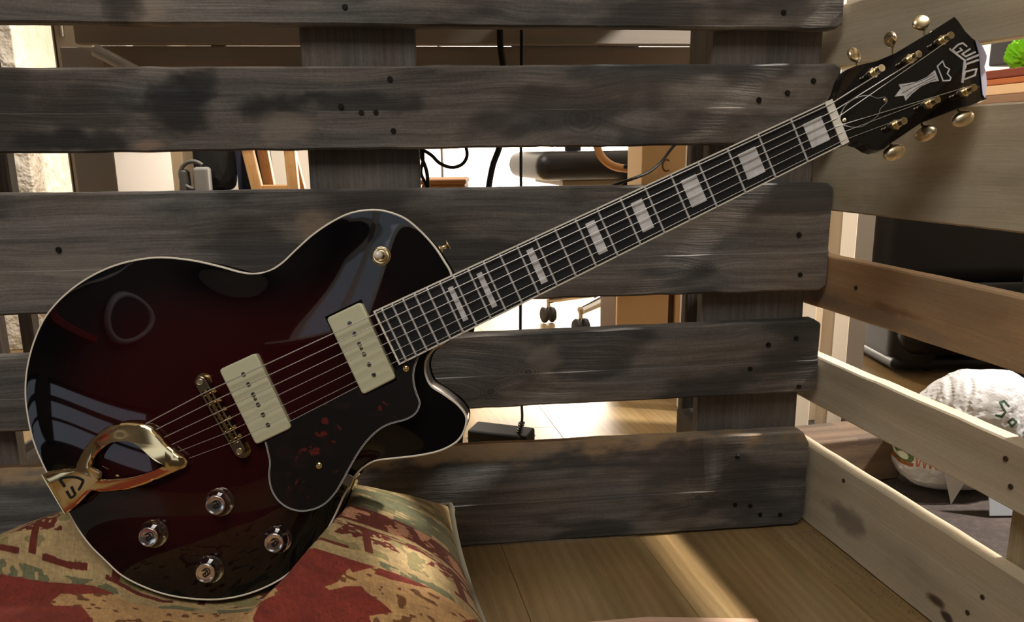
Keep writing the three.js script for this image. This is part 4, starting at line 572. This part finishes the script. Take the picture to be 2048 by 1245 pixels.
  for (const an of [a0, b0, b0 + sg * rem, b0 + sg * rem * 2, b0 + sg * rem * 3]) {
    const e = V3(Math.cos(an) * rr, 0, Math.sin(an) * rr); part(ch, 'base_leg', rod(V3(0, 0.115, 0), V3(e.x, 0.075, e.z), 0.022, 10, 0.013), chrome);
    const cs = part(ch, 'castor', mergeGeometries([-1, 1].map(s => new THREE.LatheGeometry([[0, -9], [20, -9], [25, -6], [26, 0], [22, 6], [0, 8]].map(p => V2(p[0] / 1000, p[1] / 1000)), 24).rotateX(Math.PI / 2).translate(0, 0.027, s * 0.013))).rotateY(an * 1.7 + 0.6).translate(e.x, 0, e.z), rubber); part(cs, 'stem', new THREE.CylinderGeometry(0.006, 0.006, 0.035, 10).translate(e.x, 0.06, e.z), chrome);
  }
  const sy = P(1180, 332, 2.25).y, sx = lc(P(1072, 332, 2.25));
  part(ch, 'seat', at(box(0.5, 0.088, 0.46, 0.042), sx.x + 0.25, sy, sx.z - 0.2), leather, 'black padded seat'); part(ch, 'seat_pan', at(box(0.36, 0.02, 0.36, 0.006), sx.x + 0.27, sy - 0.052, sx.z - 0.2), std(0x9a8f7c, 0.5)); part(ch, 'column_top', rod(V3(0, 0.40, 0), V3(sx.x + 0.27, sy - 0.05, sx.z - 0.2), 0.03, 14), std(0x222222, 0.5));
  part(ch, 'backrest', at(box(0.46, 0.5, 0.07, 0.034), sx.x + 0.25, sy + 0.33, sx.z - 0.42), std(0x20263a, 0.8), 'navy backrest'); part(ch, 'back_bracket', at(box(0.06, 0.16, 0.02, 0.006), sx.x + 0.25, sy + 0.03, sx.z - 0.45), std(0x222222, 0.5));
  const arm = [[1192, 270], [1194, 292], [1204, 315], [1226, 332], [1258, 338], [1300, 340], [1330, 338]].map(p => lc(P(p[0], p[1], 2.2))); const am = part(ch, 'armrest_bracket', (() => { const g = tube(arm, 0.012, 50, 10); return g; })(), std(0xb98a58, 0.35, 0.2), 'tan curved armrest bracket'); part(am, 'screw', new THREE.SphereGeometry(0.008, 10, 8).translate(...lc(P(1252, 334, 2.185)).toArray()), std(0x222222, 0.4, 0.6));

  // cabinet with a box on it, door casing
  const CD = 1.66, cq = stand(1310, 640, CD), cabTop = P(1310, 378, CD).y - 0.004; const cab = thing('tan_cabinet', 'tan two-door cabinet behind the right post of the dark pallet', 'cabinet', cq.clone().addScaledVector(fwdC, 0.15), YAWC); const tan = std(0xdcb98c, 0.6), x0 = camPt(1232, 0, CD).x - camPt(1310, 0, CD).x, x1 = camPt(1384, 0, CD).x - camPt(1310, 0, CD).x, xm = camPt(1340, 0, CD).x - camPt(1310, 0, CD).x;
  part(cab, 'carcass', at(box(x1 - x0, cabTop, 0.28, 0.003), (x0 + x1) / 2, cabTop / 2, 0), std(0x5c4430, 0.7)); for (const [a, b] of [[x0, xm - 0.006], [xm + 0.008, x1]]) { const dr = part(cab, 'door', at(box(b - a, cabTop - 0.03, 0.018, 0.003), (a + b) / 2, cabTop / 2, 0.15), tan); part(dr, 'knob', new THREE.SphereGeometry(0.008, 12, 8).translate((a + b) / 2, cabTop * 0.95, 0.166), nickel); }
  const xa = P(1282, 378, 1.64), xz = P(1394, 378, 1.64), bw = xz.distanceTo(xa); const bc = thing('lettered_box', 'tan box marked with a dark letter C, standing on the tan cabinet', 'box', V3((xa.x + xz.x) / 2, cabTop, (xa.z + xz.z) / 2).addScaledVector(fwdC, 0.1), YAWC); const card = std(0xdcbc8e, 0.8);
  part(bc, 'box_body', at(box(bw, 0.2, 0.2, 0.003), 0, 0.1005, 0), card); part(bc, 'lid', at(box(bw + 0.004, 0.02, 0.204, 0.003), 0, 0.211, 0), card); { const c = P(1331, 331, 1.64); const pts = []; for (let i = 0; i <= 20; i++) { const t = rad(50 + 260 * i / 20); pts.push(V2(Math.cos(t) * 0.0088, Math.sin(t) * 0.0122)); } const o = bc.position; const rel = c.clone().sub(o).applyAxisAngle(V3(0, 1, 0), -YAWC); part(bc, 'printed_letter', plate(ribbon(pts, 0.0038).open, 0.0006).translate(rel.x, rel.y, 0.1003), std(0x7a5a34, 0.8), 'printed letter C'); }
  const dj = P(1384, 480, 1.5); structure('trim_1', box(0.03, 2.1, 0.03, 0.004), std(0xe6e0d6, 0.5), V3(dj.x, 1.05, dj.z));
}

// ------------------------------------------------------------------ dust in the corner, paper in the foreground
{
  const r = rng(77), gs = []; for (let i = 0; i < 420; i++) { const along = Math.pow(r(), 1.8) * 0.34, off = 0.004 + Math.pow(r(), 2.2) * 0.07 * (1 - along * 1.6), s = 0.0004 + 0.0012 * r() * r(); const g = new THREE.TetrahedronGeometry(s).rotateX(r() * 3).rotateY(r() * 3).translate(SX - Math.max(0.003, off), s * 0.5 + 0.0003, Pc.z + 0.014 + along); gs.push(g); }
  const d = single('floor_dust', 'grey sawdust and crumbs in the floor corner between the two pallets', 'dust', mergeGeometries(gs), std(0x6e6558, 0.95)); d.userData.kind = 'stuff';
  const q = floorAt(1330, 1236), e = floorAt(1330, 1300); single('floor_paper', 'pale pinkish sheet of paper on the floor at the bottom edge', 'paper', plate([V2(-0.105, -0.01), V2(-0.02, 0), V2(0.105, -0.006), V2(0.12, -0.16), V2(-0.11, -0.16)], 0.0008).rotateX(-Math.PI / 2), std(0xc9a78c, 0.85), V3(q.x, 0.0005, q.z), YAWC);
}

// ------------------------------------------------------------------ beyond the pale pallet on the right
{
  const trim = (px, w, d, c, n) => { const q = P(px, 560, d); structure(n, box(w, 2.1, 0.06, 0.004), std(c, 0.55), V3(q.x, 1.05, q.z)); };
  trim(1695, 0.075, 1.70, 0xd9d7d4, 'trim_2');
  const sofaQ = P(1900, 640, 1.98); sofaQ.y = 0; const sofa = thing('black_armchair', 'large black leather armchair behind the pale pallet', 'armchair', sofaQ, -0.2); const hide = std(0x191615, 0.55), hide2 = std(0x0f0d0d, 0.5);
  const yT = P(1900, 425, 1.95).y + 0.05, yM = P(1900, 560, 1.9).y; part(sofa, 'backrest', at(box(0.72, yT - yM + 0.02, 0.2, 0.05), 0.10, (yT + yM) / 2, 0), hide); part(sofa, 'seat_cushion', at(box(0.7, 0.13, 0.36, 0.045), 0.10, yM - 0.085, 0.08), hide2); part(sofa, 'base', at(box(0.72, yM - 0.17, 0.34, 0.02), 0.10, (yM - 0.17) / 2 + 0.012, 0.05), hide2); part(sofa, 'armrest', at(box(0.12, yM + 0.0, 0.34, 0.05), -0.2, (yM) / 2 + 0.004, 0.06), hide); for (const [x, z] of [[-0.15, -0.05], [-0.15, 0.17], [0.37, -0.05], [0.37, 0.17]]) part(sofa, 'foot', new THREE.CylinderGeometry(0.015, 0.012, 0.014, 10).translate(x, 0.007, z), std(0x2a1d12, 0.5));

  // carrier bag
  const bp = P(1915, 850, 1.17), bagY = 0.006; const bag = thing('plastic_bag', 'crumpled white plastic carrier bag with green print behind the pale pallet', 'bag', V3(bp.x, bagY, bp.z), YAWC - 0.1);
  const film = (() => { const strokes = [[[0.040, 0.035], [0.034, 0.042], [0.028, 0.040], [0.031, 0.033], [0.035, 0.027], [0.030, 0.020], [0.022, 0.022]], [[0.052, 0.012], [0.046, 0.017], [0.041, 0.012], [0.046, 0.005], [0.052, 0.012]], [[0.066, -0.006], [0.072, -0.010]]]; const seg = (x, y, a, b) => { const dx = b[0] - a[0], dy = b[1] - a[1], t = clamp(((x - a[0]) * dx + (y - a[1]) * dy) / (dx * dx + dy * dy)); return Math.hypot(x - a[0] - t * dx, y - a[1] - t * dy); };
    const map = dataTex(512, 512, (i, j) => { const x = (i / 512 - 0.5) * 0.3, y = (j / 512 - 0.5) * 0.3; let d = 1; for (const s of strokes) for (let k = 1; k < s.length; k++) d = Math.min(d, seg(x, y, s[k - 1], s[k])); const n = fbm(i / 40, j / 40, 5, 3); let c = [188 + 18 * n, 188 + 18 * n, 190 + 18 * n]; if (d < 0.0017) c = [58, 84, 66];
      const u = (x + 0.1) / 0.055, v = (y + 0.072) / 0.026; if (u > 0 && u < 1 && v > 0 && v < 1) { if (u < 0.42) { const q = Math.hypot(u - 0.22, (v - 0.55) * 0.5); c = q < 0.1 ? [200, 205, 190] : q < 0.2 ? [62, 92, 48] : c; if (v < 0.25 && u > 0.1) c = [150, 92, 52]; } else { const w = Math.abs(((u * 7) % 1) - 0.5) * 2; if (Math.abs(v - w) < 0.24 && v > 0.1) c = [168, 104, 84]; } } return c; }); map.wrapS = map.wrapT = THREE.ClampToEdgeWrapping; return phys(0xffffff, 0.42, { map, transmission: 0.12, thickness: 0 }); })();
  { const g = new THREE.IcosahedronGeometry(1, 24); const p = g.attributes.position, uv = new Float32Array(p.count * 2); const H = P(1960, 735, 1.17).y - bagY;
    for (let i = 0; i < p.count; i++) { const v = V3().fromBufferAttribute(p, i); const q = x => Math.sign(x) * Math.pow(Math.abs(x), 0.75); const cr = 0.16 * (fbm(v.x * 2.6 + 3, v.y * 2.6 + v.z * 2, 91, 4) - 0.5) + 0.09 * (Math.abs(fbm(v.x * 6, v.y * 7 + v.z * 3, 95, 3) - 0.5)); const k = 1 + cr, up = (q(v.y) + 1) / 2; const x = q(v.x) * 0.098 * k * (1 - 0.25 * up) + 0.052 * Math.pow(up, 1.6) - 0.01, y = Math.max(0.0, up * H * (1 + cr * 0.25)), z = q(v.z) * 0.06 * k; p.setXYZ(i, x, y, z); uv[2 * i] = x / 0.3 + 0.5; uv[2 * i + 1] = (y - H * 0.62) / 0.3 + 0.5; }
    g.setAttribute('uv', new THREE.BufferAttribute(uv, 2)); const gg = g.index ? g : g; gg.computeVertexNormals(); part(bag, 'bag_body', gg, film); }
  { const s = P(1900, 950, 1.12).sub(bag.position).applyAxisAngle(V3(0, 1, 0), -bag.rotation.y); const sh = plate([V2(-0.016, 0.03), V2(0.02, 0.026), V2(0.03, 0.008), V2(0.006, -0.048)], 0.0012); part(bag, 'bag_handle', sh.translate(s.x, s.y - 0.0, s.z), film); }
  const mat = floorAt(1820, 1000); single('floor_mat', 'dark brown mat on the floor under the plastic bag', 'mat', box(0.75, 0.006, 0.7, 0.002), (() => { const map = dataTex(256, 256, (x, y) => { const n = 0.7 + 0.5 * hash(x, y, 4) * noise(x / 3, y / 3, 2) + 0.2 * noise(x / 30, y / 30, 6); return [58 * n, 48 * n, 44 * n]; }); return std(0xffffff, 0.95, 0, { map }); })(), V3(SX + 0.11 + 0.375, 0.0032, Pc.z - 0.02));
  const bm = floorAt(1672, 905); const beamMat = woodMaterial({ len: 0.4, wid: 0.1, tw: 256, th: 64, seed: 371, dark: [70, 56, 44], light: [118, 98, 78], rings: 40, bump: 0.0004, rough: 0.8, warp: 0.02 }); single('wooden_beam', 'short rough wooden beam on the floor behind the pallet corner', 'beam', planarUV(box(0.17, 0.078, 0.075, 0.005), (x, y, z) => [x / 0.4, (y + z) / 0.1]), beamMat, V3(SX + 0.14, 0.0455, Pc.z - 0.13));
  const sh = P(1948, 1010, 1.12); single('paper_sheet', 'pale blue grey sheet leaning beside the plastic bag', 'paper', box(0.07, 0.1, 0.0015, 0.0005).rotateX(-0.25), std(0x9aa0a8, 0.8), V3(sh.x + 0.03, 0.0575, sh.z + 0.03), YAWC);

  // side table with stacked boards, a dark speaker and a green pompom seen past the headstock
  const TX0 = SX + 0.142, TX1 = TX0 + 0.108, tz0 = Z0 - 0.24, tz1 = -0.2, hAt = (px, py) => hit(px, py, V3(TX0, 0, 0), V3(1, 0, 0)).y, TL = tz1 - tz0, tzm = (tz0 + tz1) / 2, txm = (TX0 + TX1) / 2;
  let y = hAt(2010, 189), y0 = hAt(2010, 206); const tb = thing('side_table', 'narrow side table with pale legs outside the pale pallet, carrying stacked boards', 'table', V3(txm, 0, tzm)); part(tb, 'table_top', at(box(TX1 - TX0, y - y0, TL, 0.002), 0, (y + y0) / 2, 0), std(0x8d7262, 0.6)); for (const [x, z] of [[-1, -1], [1, -1], [-1, 1], [1, 1]]) part(tb, 'leg', at(box(0.034, y0, 0.034, 0.003), x * ((TX1 - TX0) / 2 - 0.02), y0 / 2, z * (TL / 2 - 0.02)), std(0xcbbda8, 0.6));
  for (const [py, c, name] of [[168, 0xe2c3a4, 'cream board at the bottom of the stack past the headstock'], [155, 0xb4693f, 'orange brown board in the middle of the stack past the headstock'], [137, 0x7c3a2c, 'dark red board on top of the stack past the headstock']]) { const t = hAt(2010, py) - y; single('stacked_board', name, 'board', box(TX1 - TX0 - 0.006, t - 0.0003, TL - 0.05, 0.002), std(c, 0.6), V3(txm, y + t / 2 + 0.0001, tzm), 0, 'stack of boards past the headstock'); y += t; }
  const sp = P(2040, 98, 1.5); const spk = thing('speaker_box', 'dark grey wall speaker at the top right edge', 'speaker', V3(sp.x + 0.06, 0, sp.z)); { const h0 = P(2040, 128, 1.5).y; part(spk, 'stand_base', at(box(0.16, 0.015, 0.16, 0.003), 0.03, 0.009, 0), std(0x2a2a2e, 0.6)); part(spk, 'stand', at(box(0.03, h0 - 0.016, 0.03, 0.003), 0.05, (h0 + 0.016) / 2, 0), std(0x2a2a2e, 0.6)); part(spk, 'case', at(box(0.17, 0.2, 0.1, 0.005), 0.0, h0 + 0.1, 0), std(0x34343a, 0.6)); part(spk, 'cone', new THREE.CylinderGeometry(0.045, 0.04, 0.006, 24).rotateX(Math.PI / 2).translate(0.02, h0 + 0.1, 0.051), std(0x17171a, 0.7)); }
  const gq = hit(2055, 124, V3(txm, 0, 0), V3(1, 0, 0)); { const g = new THREE.IcosahedronGeometry(0.023, 16), p = g.attributes.position; for (let i = 0; i < p.count; i++) { const v = V3().fromBufferAttribute(p, i), k = 0.85 + 0.3 * noise(v.x * 400 + 50, v.y * 400 + v.z * 300 + 50, 3); p.setXYZ(i, v.x * k, v.y * k, v.z * k); } g.computeVertexNormals(); single('green_pompom', 'bright green fuzzy pompom on the stacked boards', 'pompom', g, std(0x6fbf1e, 0.95), V3(gq.x, y + 0.021, gq.z)); }
}

// ------------------------------------------------------------------ along the left wall behind the photographer, mirrored in the lacquer
{
  const X = RX0 + 0.002;
  single('red_wall_shelf', 'short red shelf on the left wall above the low window', 'shelf', box(0.14, 0.05, 0.34, 0.004), std(0xa8231f, 0.5), V3(X + 0.072, 0.83, 0.1));
  const mir = thing('round_wall_frame', 'dark round panel in a pale ring on the left wall', 'wall decor', V3(X + 0.03, 1.16, 0.62)); part(mir, 'panel', new THREE.CylinderGeometry(0.24, 0.24, 0.012, 40).rotateZ(Math.PI / 2), std(0x2b2526, 0.6)); part(mir, 'ring', new THREE.TorusGeometry(0.25, 0.028, 12, 48).rotateY(Math.PI / 2), std(0xbdbabb, 0.6));
}

// ------------------------------------------------------------------ lamps
function glow(c, k) { return new THREE.MeshStandardMaterial({ color: 0xffffff, emissive: c, emissiveIntensity: k, roughness: 0.6 }); }
{
  const L = LIGHT.pendant, p = V3(...L.pos); const t = thing('pendant_lamp', 'white pendant lamp hanging over the room behind the pallet', 'lamp', p);
  part(t, 'shade', new THREE.LatheGeometry([[20, 95], [60, 85], [120, 30], [150, -20], [147, -20], [117, 28], [58, 80], [20, 90]].map(v => V2(v[0] / 1000, v[1] / 1000)), 32), std(0xe8e4dc, 0.6)); part(t, 'bulb', new THREE.SphereGeometry(0.04, 20, 14), glow(L.color, 6)); part(t, 'cord', new THREE.CylinderGeometry(0.003, 0.003, RH - p.y - 0.09, 8).translate(0, 0.09 + (RH - p.y - 0.09) / 2, 0), std(0xcccccc, 0.6));
  const l = new THREE.SpotLight(L.color, L.power, 0, rad(L.cone), 0.35, 2); l.position.set(0, -0.045, 0); l.target.position.set(0, -1.5, 0); l.castShadow = true; l.shadow.radius = 2; t.add(l); t.add(l.target);
}
{
  const L = LIGHT.sideLamp, p = V3(...L.pos), tgt = V3(...L.aim), dir = tgt.clone().sub(p).normalize(); const t = thing('standing_lamp', 'standing reflector lamp to the right of the pale pallet, aimed down at the corner', 'lamp', V3(p.x, 0, p.z));
  const hd = V3(0, p.y, 0), q = new THREE.Quaternion().setFromUnitVectors(V3(0, -1, 0), dir), back = hd.clone().addScaledVector(dir, -0.07);
  part(t, 'base', new THREE.CylinderGeometry(0.1, 0.11, 0.02, 28).translate(back.x, 0.011, back.z), std(0x333333, 0.5)); part(t, 'pole', rod(V3(back.x, 0.02, back.z), back, 0.01, 14), std(0x333333, 0.5));
  part(t, 'shade', new THREE.LatheGeometry([[18, 115], [30, 112], [62, 60], [78, -8], [75, -8], [59, 58], [27, 106], [18, 108]].map(v => V2(v[0] / 1000, v[1] / 1000)), 32).applyQuaternion(q).translate(hd.x, hd.y, hd.z), std(0x3a3a3a, 0.5)); part(t, 'lens', new THREE.CylinderGeometry(0.07, 0.07, 0.006, 28).translate(0, 0.012, 0).applyQuaternion(q).translate(hd.x, hd.y, hd.z), glow(L.color, 5));
  const l = new THREE.SpotLight(L.color, L.power, 0, rad(L.cone), 0.15, 2); l.position.copy(hd); l.target.position.copy(tgt.clone().sub(V3(p.x, 0, p.z))); l.castShadow = true; l.shadow.radius = 3.5; t.add(l); t.add(l.target);
}
{
  const L = LIGHT.ceiling; const t = thing('ceiling_panel', 'square ceiling light panel above the photographer', 'lamp', V3(L.pos[0], L.pos[1], L.pos[2])); part(t, 'frame', at(box(L.w + 0.04, 0.06, L.h + 0.04, 0.004), 0, 0.045, 0), std(0xdddddd, 0.5)); part(t, 'diffuser', at(box(L.w, 0.006, L.h, 0.002), 0, 0.012, 0), glow(L.color, L.power * 0.4));
  const l = new THREE.RectAreaLight(L.color, L.power, L.w, L.h); l.position.set(0, 0.004, 0); l.rotation.x = -Math.PI / 2; t.add(l);
}
{
  const L = LIGHT.backLamp, p = P(L.px[0], L.px[1], L.depth); const t = thing('globe_lamp', 'low globe lamp standing near the back wall behind the office chair', 'lamp', V3(p.x, 0, p.z));
  part(t, 'base', new THREE.CylinderGeometry(0.08, 0.09, 0.016, 28).translate(0, 0.009, 0), std(0xbbbbbb, 0.5)); part(t, 'pole', new THREE.CylinderGeometry(0.008, 0.008, p.y - 0.09, 14).translate(0, (p.y - 0.09) / 2 + 0.016, 0), std(0xbbbbbb, 0.5)); part(t, 'globe', new THREE.SphereGeometry(0.09, 28, 18).translate(0, p.y, 0), glow(L.color, 6));
  const l = new THREE.PointLight(L.color, L.power); l.position.set(0, p.y, 0); l.castShadow = true; l.shadow.radius = 4; t.add(l);
}
renderer.render(scene, camera);
